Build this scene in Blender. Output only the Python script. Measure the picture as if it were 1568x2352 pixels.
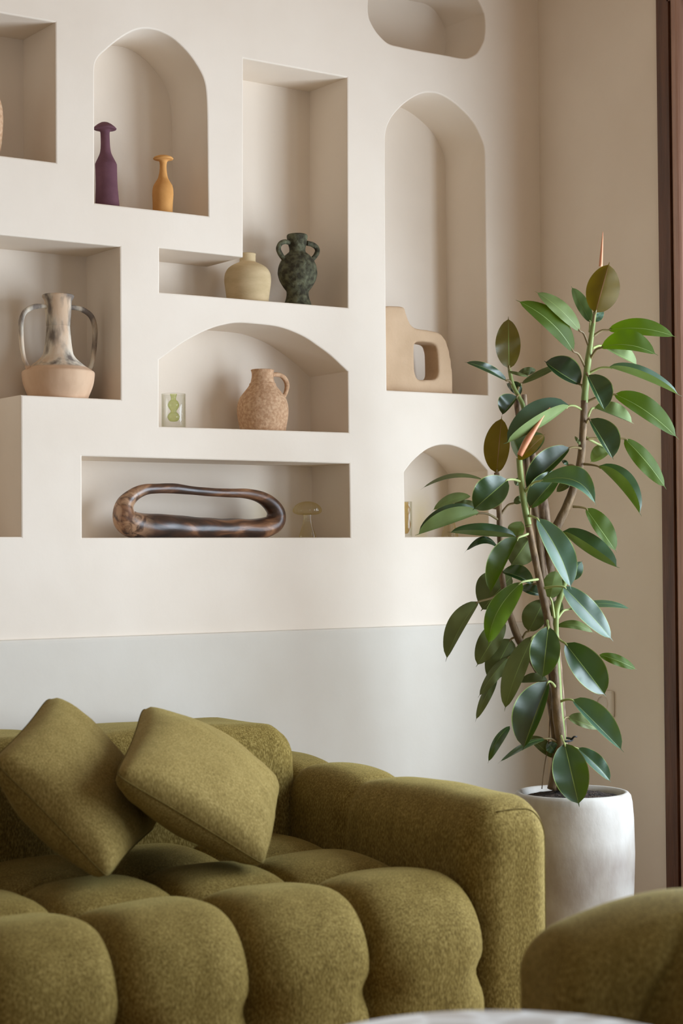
import bpy, bmesh, math, random
from mathutils import Vector, Matrix, noise
from mathutils.geometry import tessellate_polygon

random.seed(7)
scn = bpy.context.scene
COL = scn.collection
for o in list(bpy.data.objects):
    bpy.data.objects.remove(o)

# ------------------------------------------------------------------ camera
FPX, CW, CH = 4229.77, 784.0, 1176.0
CAM = Vector((0.0, -4.2, 1.14))
YAW, PIT, ROL = -0.60262871, 0.02337211, -0.0078719
fw = Vector((-math.sin(YAW) * math.cos(PIT), math.cos(YAW) * math.cos(PIT), math.sin(PIT)))
rr = Vector((math.cos(YAW), math.sin(YAW), 0.0))
uu = rr.cross(fw)
cr, sr = math.cos(ROL), math.sin(ROL)
R_, U_ = rr * cr + uu * sr, uu * cr - rr * sr
cam_d = bpy.data.cameras.new('camera')
cam_d.sensor_fit = 'VERTICAL'
cam_d.sensor_height = 36.0
cam_d.sensor_width = 24.0
cam_d.lens = 36.0 * FPX / 2352.0
cam_d.clip_start = 0.05
cam_d.dof.use_dof = True
cam_d.dof.focus_distance = 4.95
cam_d.dof.aperture_fstop = 4.0
cam = bpy.data.objects.new('camera', cam_d)
COL.objects.link(cam)
cam.matrix_world = Matrix(((R_.x, U_.x, -fw.x, CAM.x), (R_.y, U_.y, -fw.y, CAM.y),
                           (R_.z, U_.z, -fw.z, CAM.z), (0, 0, 0, 1)))
scn.camera = cam

# ------------------------------------------------------------------ light and exposure
scn.view_settings.view_transform = 'Standard'
scn.view_settings.look = 'None'
scn.view_settings.gamma = 1.0
scn.view_settings.use_curve_mapping = False
scn.view_settings.exposure = 0.17

world = bpy.data.worlds.new('sky')
scn.world = world
world.use_nodes = True
world.node_tree.nodes['Background'].inputs[0].default_value = (0.75, 0.87, 1.0, 1)
world.node_tree.nodes['Background'].inputs[1].default_value = 1.0


def area(name, loc, rot, sx, sy, power, col):
    d = bpy.data.lights.new(name, 'AREA')
    d.shape = 'RECTANGLE'
    d.size, d.size_y = sx, sy
    d.energy = power
    d.color = col
    o = bpy.data.objects.new(name, d)
    COL.objects.link(o)
    o.location = loc
    o.rotation_euler = rot
    return o


WX = 3.622          # right wall plane
# daylight falling through the tall windows of the right wall
area('daylight_near_corner', (WX + 0.16, -1.60, 1.32), (0, math.radians(90), 0), 1.5, 1.50, 86, (0.84, 0.96, 1.12))
area('daylight_middle', (WX + 0.16, -3.45, 1.32), (0, math.radians(90), 0), 1.5, 1.5, 44, (0.84, 0.96, 1.12))
# added weak fill from behind the camera, for faces turned towards it
area('fill_rear', (1.2, -5.72, 1.5), (math.radians(90), 0, 0), 2.4, 1.7, 4.5, (0.97, 0.98, 1.0))


# ------------------------------------------------------------------ pixel rays
def ray(x, y):
    return fw + (R_ * (x - CW) - U_ * (y - CH)) / FPX


def PY(x, y, Y):
    d = ray(x, y)
    return CAM + d * ((Y - CAM.y) / d.y)


def PZ(x, y, Z):
    d = ray(x, y)
    return CAM + d * ((Z - CAM.z) / d.z)


def PX(x, y, X):
    d = ray(x, y)
    return CAM + d * ((X - CAM.x) / d.x)


def PT(x, y, t):
    return CAM + ray(x, y) * t


# ------------------------------------------------------------------ materials
def srgb(r, g, b):
    f = lambda c: (c / 255) / 12.92 if c <= 10 else (((c / 255) + 0.055) / 1.055) ** 2.4
    return (f(r), f(g), f(b), 1.0)


def new_mat(name):
    m = bpy.data.materials.new(name)
    m.use_nodes = True
    nt = m.node_tree
    return m, nt, nt.nodes['Principled BSDF']


def noise_mat(name, c1, c2, scale=8.0, rough=0.7, bump=0.1, bscale=60.0, lo=0.35, hi=0.65, detail=6.0,
              stretch=(1, 1, 1), spec=0.4, bdist=0.01, sheen=0.0, sheencol=None, coords='Object'):
    m, nt, b = new_mat(name)
    tc = nt.nodes.new('ShaderNodeTexCoord')
    mp = nt.nodes.new('ShaderNodeMapping')
    mp.inputs['Scale'].default_value = stretch
    nt.links.new(tc.outputs[coords], mp.inputs[0])
    n = nt.nodes.new('ShaderNodeTexNoise')
    n.inputs['Scale'].default_value = scale
    n.inputs['Detail'].default_value = detail
    nt.links.new(mp.outputs[0], n.inputs['Vector'])
    r = nt.nodes.new('ShaderNodeValToRGB')
    r.color_ramp.elements[0].position = lo
    r.color_ramp.elements[1].position = hi
    r.color_ramp.elements[0].color = c1
    r.color_ramp.elements[1].color = c2
    nt.links.new(n.outputs['Fac'], r.inputs[0])
    nt.links.new(r.outputs[0], b.inputs['Base Color'])
    b.inputs['Roughness'].default_value = rough
    b.inputs['Specular IOR Level'].default_value = spec
    if sheen:
        b.inputs['Sheen Weight'].default_value = sheen
        b.inputs['Sheen Roughness'].default_value = 0.45
        b.inputs['Sheen Tint'].default_value = sheencol or c2
    if bump:
        n2 = nt.nodes.new('ShaderNodeTexNoise')
        n2.inputs['Scale'].default_value = bscale
        n2.inputs['Detail'].default_value = 5
        nt.links.new(mp.outputs[0], n2.inputs['Vector'])
        bp = nt.nodes.new('ShaderNodeBump')
        bp.inputs['Strength'].default_value = bump
        bp.inputs['Distance'].default_value = bdist
        nt.links.new(n2.outputs['Fac'], bp.inputs['Height'])
        nt.links.new(bp.outputs[0], b.inputs['Normal'])
    return m


M = {}
M['plaster'] = noise_mat('warm_plaster', srgb(230, 215.5, 198), srgb(236, 222.5, 206), 3.0, 0.85, 0.25, 18, spec=0.25, bdist=0.004)
M['dado'] = noise_mat('cool_plaster', srgb(211, 202, 188), srgb(217, 209, 196), 3.0, 0.8, 0.25, 18, spec=0.25, bdist=0.004)
M['room_paint'] = noise_mat('beige_room_paint', srgb(216, 192, 164), srgb(222, 198, 170), 3.0, 0.85, 0.1, 18, spec=0.25, bdist=0.004)
M['floor'] = noise_mat('pale_stone_floor', srgb(146, 118, 90), srgb(160, 132, 102), 4.0, 0.5, 0.05, 30)
M['ceiling'] = noise_mat('ceiling_paint', srgb(176, 150, 122), srgb(184, 158, 130), 3.0, 0.9, 0.05, 30)
M['frame_wood'] = noise_mat('dark_brown_wood', srgb(80, 50, 34), srgb(104, 68, 48), 9, 0.35, 0.15, 40, stretch=(6, 6, 0.5))
M['frame_gloss'] = noise_mat('varnished_brown_wood', srgb(158, 120, 102), srgb(172, 134, 116), 9, 0.22, 0.1, 30, stretch=(6, 6, 0.5), spec=0.7)
M['outlet'] = noise_mat('outlet_plastic', srgb(226, 214, 198), srgb(230, 218, 203), 3, 0.4, 0)
M['seam'] = noise_mat('olive_seam', srgb(84, 70, 32), srgb(100, 84, 42), 60, 0.95, 0, spec=0.1)
M['dark_hole'] = noise_mat('dark_metal', srgb(40, 36, 32), srgb(52, 46, 40), 20, 0.5, 0)


def fabric(name, c_dark, c_mid, c_light, seed=0.0):
    m, nt, b = new_mat(name)
    tc = nt.nodes.new('ShaderNodeTexCoord')
    mp = nt.nodes.new('ShaderNodeMapping')
    mp.inputs['Location'].default_value = (seed, seed * 1.7, seed * 0.6)
    mp.inputs['Scale'].default_value = (1.0, 1.0, 0.38)
    nt.links.new(tc.outputs['Object'], mp.inputs[0])
    n1 = nt.nodes.new('ShaderNodeTexNoise')
    n1.inputs['Scale'].default_value = 340
    n1.inputs['Detail'].default_value = 3
    n2 = nt.nodes.new('ShaderNodeTexNoise')
    n2.inputs['Scale'].default_value = 26
    n2.inputs['Detail'].default_value = 4
    nt.links.new(mp.outputs[0], n1.inputs['Vector'])
    nt.links.new(mp.outputs[0], n2.inputs['Vector'])
    mx = nt.nodes.new('ShaderNodeMath')
    mx.operation = 'MULTIPLY_ADD'
    mx.inputs[1].default_value = 0.82
    nt.links.new(n1.outputs['Fac'], mx.inputs[0])
    m2 = nt.nodes.new('ShaderNodeMath')
    m2.operation = 'MULTIPLY'
    m2.inputs[1].default_value = 0.18
    nt.links.new(n2.outputs['Fac'], m2.inputs[0])
    nt.links.new(m2.outputs[0], mx.inputs[2])
    r = nt.nodes.new('ShaderNodeValToRGB')
    r.color_ramp.elements[0].position = 0.34
    r.color_ramp.elements[0].color = c_dark
    r.color_ramp.elements[1].position = 0.66
    r.color_ramp.elements[1].color = c_light
    e = r.color_ramp.elements.new(0.5)
    e.color = c_mid
    nt.links.new(mx.outputs[0], r.inputs[0])
    nt.links.new(r.outputs[0], b.inputs['Base Color'])
    b.inputs['Roughness'].default_value = 0.9
    b.inputs['Specular IOR Level'].default_value = 0.15
    b.inputs['Sheen Weight'].default_value = 0.35
    b.inputs['Sheen Roughness'].default_value = 0.4
    b.inputs['Sheen Tint'].default_value = srgb(190, 175, 110)
    bp = nt.nodes.new('ShaderNodeBump')
    bp.inputs['Strength'].default_value = 0.25
    bp.inputs['Distance'].default_value = 0.002
    nt.links.new(n1.outputs['Fac'], bp.inputs['Height'])
    nt.links.new(bp.outputs[0], b.inputs['Normal'])
    return m


M['sofa'] = fabric('olive_velvet', srgb(84, 67, 25), srgb(115, 96, 45), srgb(148, 128, 74))
M['pillow'] = fabric('olive_weave', srgb(104, 86, 42), srgb(128, 108, 58), srgb(152, 132, 80), 3.3)


def thin_glass(name, tint, refl=0.12, rough=0.02, edge=4.0):
    m, nt, b = new_mat(name)
    nt.nodes.remove(b)
    out = nt.nodes['Material Output']
    t = nt.nodes.new('ShaderNodeBsdfTransparent')
    t.inputs[0].default_value = tint
    lf = nt.nodes.new('ShaderNodeLayerWeight')
    lf.inputs[0].default_value = 0.5
    pf = nt.nodes.new('ShaderNodeMath')
    pf.operation = 'POWER'
    pf.inputs[1].default_value = 2.0
    nt.links.new(lf.outputs['Facing'], pf.inputs[0])
    mc = nt.nodes.new('ShaderNodeMixRGB')
    mc.inputs[1].default_value = tint
    mc.inputs[2].default_value = tuple(min(1, c ** edge) for c in tint[:3]) + (1,)
    nt.links.new(pf.outputs[0], mc.inputs[0])
    nt.links.new(mc.outputs[0], t.inputs[0])
    g = nt.nodes.new('ShaderNodeBsdfGlossy')
    g.inputs['Roughness'].default_value = rough
    g.inputs[0].default_value = (1, 1, 1, 1)
    lw = nt.nodes.new('ShaderNodeLayerWeight')
    lw.inputs[0].default_value = 0.5
    pw = nt.nodes.new('ShaderNodeMath')
    pw.operation = 'POWER'
    pw.inputs[1].default_value = 4.5
    nt.links.new(lw.outputs['Facing'], pw.inputs[0])
    ma = nt.nodes.new('ShaderNodeMath')
    ma.operation = 'MULTIPLY_ADD'
    ma.inputs[1].default_value = refl * 2
    ma.inputs[2].default_value = 0.03
    nt.links.new(pw.outputs[0], ma.inputs[0])
    mx = nt.nodes.new('ShaderNodeMixShader')
    nt.links.new(ma.outputs[0], mx.inputs[0])
    nt.links.new(t.outputs[0], mx.inputs[1])
    nt.links.new(g.outputs[0], mx.inputs[2])
    nt.links.new(mx.outputs[0], out.inputs[0])
    return m


M['clear_glass'] = thin_glass('clear_glass', (0.97, 0.97, 0.955, 1), 0.35, edge=9.0)
M['window_glass'] = thin_glass('window_glass', (0.97, 0.98, 0.98, 1), 0.1, edge=1.5)
M['green_glass'] = thin_glass('green_glass', (0.88, 0.92, 0.66, 1), 0.3)
M['yellow_glass'] = thin_glass('yellow_glass', (0.965, 0.945, 0.82, 1), 0.3)
M['amber_glass'] = thin_glass('amber_glass', (0.93, 0.80, 0.52, 1), 0.3)


# ------------------------------------------------------------------ object helpers
def link(name, me, mat=None, parent=None, smooth=True):
    o = bpy.data.objects.new(name, me)
    COL.objects.link(o)
    if mat is not None:
        for mm in (mat if isinstance(mat, (list, tuple)) else [mat]):
            me.materials.append(mm)
    if smooth:
        for p in me.polygons:
            p.use_smooth = True
    if parent is not None:
        o.parent = parent
        o.matrix_parent_inverse = Matrix.Identity(4)
    return o


def obj(name, bm, mat=None, parent=None, smooth=True, recalc=True, off=None):
    """link a bmesh; coordinates are given in world space and moved into the parent's space"""
    if recalc:
        bmesh.ops.recalc_face_normals(bm, faces=bm.faces[:])
    base = off
    if base is None and parent is not None:
        q = parent
        base = Vector((0, 0, 0))
        while q is not None:
            base = base + q.location
            q = q.parent
    if base is not None:
        bmesh.ops.translate(bm, verts=bm.verts[:], vec=-base)
    me = bpy.data.meshes.new(name)
    bm.to_mesh(me)
    bm.free()
    o = link(name, me, mat, parent, smooth)
    if off is not None and parent is None:
        o.location = off
    return o


def empty(name, loc, label, cat, group=None):
    o = bpy.data.objects.new(name, None)
    o.empty_display_size = 0.1
    COL.objects.link(o)
    o.location = loc
    o['label'] = label
    o['category'] = cat
    if group:
        o['group'] = group
    return o


def tag(o, label, cat, group=None):
    o['label'] = label
    o['category'] = cat
    if group:
        o['group'] = group
    return o


def struct(o):
    o['kind'] = 'structure'
    return o


def box(bm, x0, x1, y0, y1, z0, z1):
    v = [bm.verts.new((x, y, z)) for x in (x0, x1) for y in (y0, y1) for z in (z0, z1)]
    for f in ((0, 1, 3, 2), (4, 6, 7, 5), (0, 4, 5, 1), (2, 3, 7, 6), (0, 2, 6, 4), (1, 5, 7, 3)):
        bm.faces.new([v[i] for i in f])


def rbox(c, s, r, n, fn=None):
    """rounded box: centre c, size s, corner radius r, grid step n (per axis); fn displaces (p, normal)"""
    bm = bmesh.new()
    h = [a / 2 for a in s]
    cache = {}

    def vert(i, j, k, N):
        key = (i, j, k)
        if key not in cache:
            q = Vector((-h[0] + s[0] * i / N[0], -h[1] + s[1] * j / N[1], -h[2] + s[2] * k / N[2]))
            inner = Vector([max(-(h[a] - r), min(h[a] - r, q[a])) for a in range(3)])
            d = q - inner
            nn = d.normalized() if d.length > 1e-9 else Vector((0, 0, 1))
            # face-only points: keep on the surface
            p = inner + nn * r
            w = Vector(c) + p
            if fn:
                w = fn(w, nn, p)
            cache[key] = bm.verts.new(w)
        return cache[key]

    N = [n[0], n[1], n[2]]
    for a in range(3):
        b, e = (a + 1) % 3, (a + 2) % 3
        for side in (0, N[a]):
            for i in range(N[b]):
                for j in range(N[e]):
                    q = []
                    for di, dj in ((0, 0), (1, 0), (1, 1), (0, 1)):
                        k = [0, 0, 0]
                        k[a] = side
                        k[b] = i + di
                        k[e] = j + dj
                        q.append(vert(k[0], k[1], k[2], N))
                    try:
                        bm.faces.new(q)
                    except ValueError:
                        pass
    return bm


def lathe(bm, c, prof, seg=40, wob=0.0, rib=0, ribamp=0.0, seed=0, lean=(0, 0)):
    """prof: list of (z, r); c = (x, y); open profile, closed at r==0"""
    rings = []
    z0 = prof[0][0]
    for (z, r) in prof:
        cx, cy = c[0] + lean[0] * (z - z0), c[1] + lean[1] * (z - z0)
        if r <= 1e-6:
            rings.append([bm.verts.new((cx, cy, z))])
            continue
        ring = []
        for i in range(seg):
            a = 2 * math.pi * i / seg
            q = r
            if wob:
                q *= 1 + wob * noise.noise(Vector((math.cos(a) * 1.3 + seed, math.sin(a) * 1.3, z * 14)))
            if rib:
                q *= 1 + ribamp * math.cos(a * rib)
            ring.append(bm.verts.new((cx + q * math.cos(a), cy + q * math.sin(a), z)))
        rings.append(ring)
    for A, B in zip(rings, rings[1:]):
        if len(A) == 1 and len(B) == 1:
            continue
        for i in range(seg):
            j = (i + 1) % seg
            if len(A) == 1:
                bm.faces.new((A[0], B[j], B[i]))
            elif len(B) == 1:
                bm.faces.new((A[i], A[j], B[0]))
            else:
                bm.faces.new((A[i], A[j], B[j], B[i]))


def smooth_path(pts, k=6, closed=False):
    """Catmull-Rom through tuples of any length"""
    out = []
    n = len(pts)
    rng = range(n if closed else n - 1)
    for i in rng:
        g = lambda q: pts[q % n] if closed else pts[max(0, min(n - 1, q))]
        p0, p1, p2, p3 = g(i - 1), g(i), g(i + 1), g(i + 2)
        for s in range(k):
            t = s / k
            out.append(tuple(0.5 * ((2 * b) + (-a + c) * t + (2 * a - 5 * b + 4 * c - d) * t * t + (-a + 3 * b - 3 * c + d) * t ** 3)
                             for a, b, c, d in zip(p0, p1, p2, p3)))
    if not closed:
        out.append(tuple(pts[-1]))
    return out


def tube(bm, pts, seg=8, closed=False, cap=True, mat=0, noise_amp=0.0, noise_sc=10, flat=None):
    """pts: (Vector, radius) or (Vector, r_up, r_side); flat = reference side direction"""
    rings = []
    n = len(pts)
    up = None
    for i, q in enumerate(pts):
        p = Vector(q[0])
        a = Vector(pts[(i - 1) % n][0]) if (closed or i > 0) else p
        b = Vector(pts[(i + 1) % n][0]) if (closed or i < n - 1) else p
        t = (b - a)
        t = t.normalized() if t.length > 1e-9 else Vector((0, 0, 1))
        if flat is not None:
            side = Vector(flat)
            side = (side - t * side.dot(t)).normalized()
        else:
            if up is None:
                up = Vector((0, 0, 1)) if abs(t.z) < 0.9 else Vector((1, 0, 0))
            side = t.cross(up).normalized()
        up = side.cross(t).normalized()
        r1 = q[1]
        r2 = q[2] if len(q) > 2 else q[1]
        ring = []
        for k in range(seg):
            an = 2 * math.pi * k / seg
            v = p + up * (r1 * math.cos(an)) + side * (r2 * math.sin(an))
            if noise_amp:
                v += (v - p) * noise_amp * noise.noise(v * noise_sc)
            ring.append(bm.verts.new(v))
        rings.append(ring)
    pairs = list(zip(rings, rings[1:]))
    if closed:
        pairs.append((rings[-1], rings[0]))
    for A, B in pairs:
        for k in range(seg):
            f = bm.faces.new((A[k], A[(k + 1) % seg], B[(k + 1) % seg], B[k]))
            f.material_index = mat
    if cap and not closed:
        for rg in (rings[0], rings[-1]):
            f = bm.faces.new(rg)
            f.material_index = mat


# ------------------------------------------------------------------ room shell
def wall_pt(x, y):
    p = PY(x, y, 0.0)
    return (p.x, p.z)


NICHES = []


def niche(px_pts, depth=0.19, world_pts=None):
    pts = [wall_pt(*p) for p in px_pts]
    NICHES.append((pts, depth))
    return pts


CEIL = 3.15
X0, X1, YR = -2.6, WX, -5.8
# square niche cut by the left frame edge
tr, brr = wall_pt(127, 51.5), wall_pt(128, 373)
NICHES.append(([(brr[0], brr[1]), (tr[0], tr[1]), (tr[0] - 0.5, tr[1]), (tr[0] - 0.5, brr[1])], 0.19))
SQ_Z = brr[1]
a2 = niche([(478.5, 496), (476.5, 331.6), (474.9, 238.8), (472.6, 205.6), (470.5, 192), (464.3, 172.4), (447.7, 142.6), (427.8, 116),
            (398, 87.9), (371.4, 73), (351.5, 67.3), (333.3, 65.7), (318.4, 67.3), (298.5, 74.6), (272, 91.2), (243.7, 114.4),
            (226.5, 131), (219.5, 145), (217.3, 165), (217.3, 466)])
n3 = niche([(798.5, 706.5), (797, 178.3), (559, 134.3), (558.5, 591), (366.5, 570), (366.5, 671)])
# stepped niche of the amphora
q1, q2, q3, q4 = wall_pt(277, 917), wall_pt(275.5, 567), wall_pt(48, 908), wall_pt(49, 1233)
AMZ = (q1[1] + q3[1]) / 2
NICHES.append(([(q1[0], AMZ), (q1[0], q2[1]), (1.45, q2[1]), (1.45, q4[1]), (q4[0], q4[1]), (q4[0], AMZ)], 0.19))
n5 = niche([(800, 993.3), (798.5, 853.2), (780.8, 836.3), (759.3, 816.4), (728.7, 793.5), (701.2, 775), (664.5, 758.3), (637, 750),
            (610, 746), (584.9, 743.6), (554.3, 741.4), (536, 742), (511.4, 746.6), (487, 753.7), (456.3, 767.4), (413.5, 792),
            (365.6, 827), (365.6, 979.5)])
n6 = niche([(804, 1234.5), (802, 1065), (188.5, 1048), (189, 1235)])
n7 = niche([(1120.5, 907.4), (1115.7, 562.5), (1113.5, 358.5), (1111, 333), (1101.4, 307.5), (1085.5, 278.8), (1060, 250.8),
            (1031.3, 227.8), (1005.8, 215), (988.2, 212.5), (973.9, 213.5), (957.9, 218.9), (935.6, 232.6), (914.9, 250.8),
            (899, 270.9), (888.5, 294), (884.5, 318), (884.6, 435), (886.2, 690), (888.5, 896.3)])
n8 = niche([(1112, 87.8), (1112.2, 30.6), (1109.8, 24.5), (1098, 0), (1083, -18), (1062, -30), (900, -64), (872, -58), (855, -38),
            (847, -8), (847.1, 37.8), (857.8, 62.2), (873, 82.7), (891.4, 99), (918, 106.5), (962.9, 115.9), (1024, 126.5),
            (1052.7, 132.2), (1070, 133.7), (1080.2, 130.6), (1094.5, 121.8), (1104.7, 106.1)])
n9 = niche([(1123, 1233), (1119.5, 1081), (1104.5, 1063.1), (1087.5, 1046.9), (1066.2, 1033.3), (1040.6, 1023.5), (1023.6, 1021.3),
            (1002.3, 1023.5), (981, 1032), (959.7, 1048.2), (942.6, 1065.2), (928.1, 1084.4), (931, 1233.5)])


def round_arcs(pts, k=4):
    """subdivide only the curved runs of an outline"""
    n = len(pts)
    P = [Vector(p) for p in pts]
    turn = [abs((P[i] - P[i - 1]).angle_signed(P[(i + 1) % n] - P[i], 0)) for i in range(n)]
    out = []
    for i in range(n):
        p1, p2 = P[i], P[(i + 1) % n]
        L_ = (p2 - p1).length
        out.append(tuple(p1))
        if turn[i] < 0.75 and turn[(i + 1) % n] < 0.75 and L_ < 0.12 and n > 8:
            d0, d3 = P[i - 1] - p1, P[(i + 2) % n] - p2
            p0 = p1 + d0.normalized() * L_
            p3 = p2 + d3.normalized() * L_
            for q in range(1, k):
                t = q / k
                v = 0.5 * ((2 * p1) + (-p0 + p2) * t + (2 * p0 - 5 * p1 + 4 * p2 - p3) * t * t + (-p0 + 3 * p1 - 3 * p2 + p3) * t ** 3)
                out.append(tuple(v))
    return out


NICHES = [(round_arcs(p), d) for p, d in NICHES]


def poly_offset(pts, e):
    n = len(pts)
    area2 = sum(pts[i][0] * pts[(i + 1) % n][1] - pts[(i + 1) % n][0] * pts[i][1] for i in range(n))
    sg = 1 if area2 > 0 else -1
    out = []
    for i in range(n):
        p0, p1, p2 = Vector(pts[i - 1]), Vector(pts[i]), Vector(pts[(i + 1) % n])
        d1, d2 = (p1 - p0).normalized(), (p2 - p1).normalized()
        n1, n2 = Vector((d1.y, -d1.x)) * sg, Vector((d2.y, -d2.x)) * sg
        m = (n1 + n2)
        m = m / max(0.3, m.length_squared) * 2
        out.append((p1.x + m.x * e, p1.y + m.y * e))
    return out


bm = bmesh.new()
outer = [(X0, 0.0), (X1, 0.0), (X1, CEIL), (X0, CEIL)]
EDGE = 0.004
loops = [outer] + [poly_offset(p, EDGE) for p, _ in NICHES]
flat = [q for lp in loops for q in lp]
front = [bm.verts.new((q[0], 0.0, q[1])) for q in flat]
for tri in tessellate_polygon([[Vector((q[0], q[1], 0)) for q in lp] for lp in loops]):
    try:
        bm.faces.new([front[i] for i in tri])
    except ValueError:
        pass
k = len(outer)
for pts, dep in NICHES:
    n = len(pts)
    r0 = front[k:k + n]
    k += n
    mid = poly_offset(pts, EDGE * 0.3)
    r1 = [bm.verts.new((q[0], EDGE * 0.3, q[1])) for q in mid]
    r2 = [bm.verts.new((q[0], EDGE, q[1])) for q in pts]
    r3 = [bm.verts.new((q[0], dep, q[1])) for q in pts]
    for A, B in ((r0, r1), (r1, r2), (r2, r3)):
        for i in range(n):
            bm.faces.new((A[i], A[(i + 1) % n], B[(i + 1) % n], B[i]))
    for tri in tessellate_polygon([[Vector((q[0], q[1], 0)) for q in pts]]):
        bm.faces.new([r3[i] for i in tri])
wall = struct(obj('wall_back', bm, M['plaster'], smooth=True))
wall.data.set_sharp_from_angle(angle=math.radians(20))
# the lower wall face stands slightly proud of the wall above it
LZ = PY(600, 1449, 0).z
bm = bmesh.new()
sec = [(0.0, LZ), (-0.004, LZ), (-0.0085, LZ - 0.002), (-0.0105, LZ - 0.006), (-0.011, LZ - 0.012), (-0.011, 0.0), (0.0, 0.0)]
L = [bm.verts.new((X0, y, z)) for y, z in sec]
Rr = [bm.verts.new((X1, y, z)) for y, z in sec]
for i in range(len(sec)):
    j = (i + 1) % len(sec)
    bm.faces.new((L[i], L[j], Rr[j], Rr[i]))
struct(obj('trim_1', bm, M['dado'], smooth=False))

# right wall with two tall window openings
OPEN = [(-2.40, -0.555), (-4.40, -2.58)]
HEAD = 2.66
bm = bmesh.new()
box(bm, X1, X1 + 0.14, -0.55, 0.0, 0.0, CEIL)
box(bm, X1, X1 + 0.14, -2.58, -2.40, 0.0, CEIL)
box(bm, X1, X1 + 0.14, YR, -4.40, 0.0, CEIL)
box(bm, X1, X1 + 0.14, -2.40, -0.55, HEAD, CEIL)
box(bm, X1, X1 + 0.14, -4.40, -2.58, HEAD, CEIL)
struct(obj('wall_right', bm, M['plaster'], smooth=False))
bm = bmesh.new()
box(bm, X0 - 0.12, X0, YR, 0.0, 0, CEIL)
struct(obj('wall_left', bm, M['plaster'], smooth=False))
bm = bmesh.new()
box(bm, X0, 0.0, YR - 0.12, YR, 0, CEIL)
box(bm, 2.4, X1, YR - 0.12, YR, 0, CEIL)
box(bm, 0.0, 2.4, YR - 0.12, YR, 0, 0.65)
box(bm, 0.0, 2.4, YR - 0.12, YR, 2.35, CEIL)
struct(obj('wall_rear', bm, M['room_paint'], smooth=False))
bm = bmesh.new()
box(bm, X0 - 0.1, X1 + 0.2, YR - 0.2, 0.3, -0.08, 0.0)
struct(obj('floor', bm, M['floor'], smooth=False))
bm = bmesh.new()
box(bm, X0 - 0.1, X1 + 0.2, YR - 0.2, 0.3, CEIL, CEIL + 0.08)
struct(obj('ceiling', bm, M['ceiling'], smooth=False))

# windows: dark flat casing, round varnished stile, head, panes
for wi, (ya, yb) in enumerate(OPEN):
    w = bpy.data.objects.new('window_%d' % (wi + 1), None)
    COL.objects.link(w)
    w.location = (X1, (ya + yb) / 2, 0)
    struct(w)
    bm = bmesh.new()
    for y0, y1 in ((yb - 0.004, yb + 0.042), (ya - 0.042, ya + 0.004)):
        box(bm, X1 - 0.012, X1 + 0.02, y0, y1, 0.0, 2.74)
    box(bm, X1 - 0.012, X1 + 0.02, ya, yb, 2.66, 2.74)
    obj('casing', bm, M['frame_wood'], w, smooth=False)
    for ys in (yb - 0.030, ya + 0.030):
        bm = bmesh.new()
        n = 14
        A = [(X1 + 0.012 - 0.03 * math.cos(math.pi * (i / n - 0.5)), ys + 0.026 * math.sin(math.pi * (i / n - 0.5))) for i in range(n + 1)]
        A += [(X1 + 0.06, ys + 0.026), (X1 + 0.06, ys - 0.026)]
        lo_ = [bm.verts.new((x, y, 0.0)) for x, y in A]
        hi_ = [bm.verts.new((x, y, 2.66)) for x, y in A]
        for i in range(len(A)):
            j = (i + 1) % len(A)
            bm.faces.new((lo_[i], lo_[j], hi_[j], hi_[i]))
        bm.faces.new(lo_)
        bm.faces.new(hi_)
        obj('stile', bm, M['frame_gloss'], w, smooth=False)
    bm = bmesh.new()
    box(bm, X1 + 0.01, X1 + 0.06, ya + 0.05, yb - 0.05, 2.58, 2.66)
    box(bm, X1 + 0.01, X1 + 0.06, ya + 0.05, yb - 0.05, 0.0, 0.10)
    obj('rail', bm, M['frame_wood'], w, smooth=False)
    bm = bmesh.new()
    box(bm, X1 + 0.034, X1 + 0.038, ya + 0.05, yb - 0.05, 0.10, 2.58)
    obj('pane', bm, M['window_glass'], w, smooth=False)
w = bpy.data.objects.new('window_3', None)  # unseen rear window, added to go with the rear fill lamp
COL.objects.link(w)
w.location = (1.2, YR, 0.65)
struct(w)
bm = bmesh.new()
box(bm, 0.0, 0.06, YR - 0.09, YR - 0.03, 0.65, 2.35)
box(bm, 2.34, 2.4, YR - 0.09, YR - 0.03, 0.65, 2.35)
box(bm, 0.06, 2.34, YR - 0.09, YR - 0.03, 0.65, 0.71)
box(bm, 0.06, 2.34, YR - 0.09, YR - 0.03, 2.29, 2.35)
obj('window_frame', bm, M['frame_wood'], w, smooth=False)
bm = bmesh.new()
box(bm, 0.06, 2.34, YR - 0.062, YR - 0.058, 0.71, 2.29)
obj('pane', bm, M['window_glass'], w, smooth=False)

# wall outlet on the right wall
p_a, p_b = PX(1366, 1583, X1), PX(1412, 1648, X1)
oc = Vector((X1, (p_a.y + p_b.y) / 2, (p_a.z + p_b.z) / 2))
hy, hz = abs(p_a.y - p_b.y) / 2, abs(p_a.z - p_b.z) / 2
e = empty('wall_outlet', oc, 'square cream wall socket low on the right wall behind the plant', 'socket')
obj('cover_plate', rbox((X1 - 0.005, oc.y, oc.z), (0.010, hy * 2, hz * 2), 0.0045, (2, 8, 8)), M['outlet'], e)
bm = bmesh.new()
ring = []
for rad, xx in ((0.024, -0.0102), (0.022, -0.0125), (0.0195, -0.0125), (0.018, -0.0045), (0.0, -0.0045)):
    if rad == 0:
        ring.append([bm.verts.new((X1 + xx, oc.y, oc.z))])
    else:
        ring.append([bm.verts.new((X1 + xx, oc.y + rad * math.cos(a * math.pi / 16), oc.z + rad * math.sin(a * math.pi / 16))) for a in range(32)])
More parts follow.
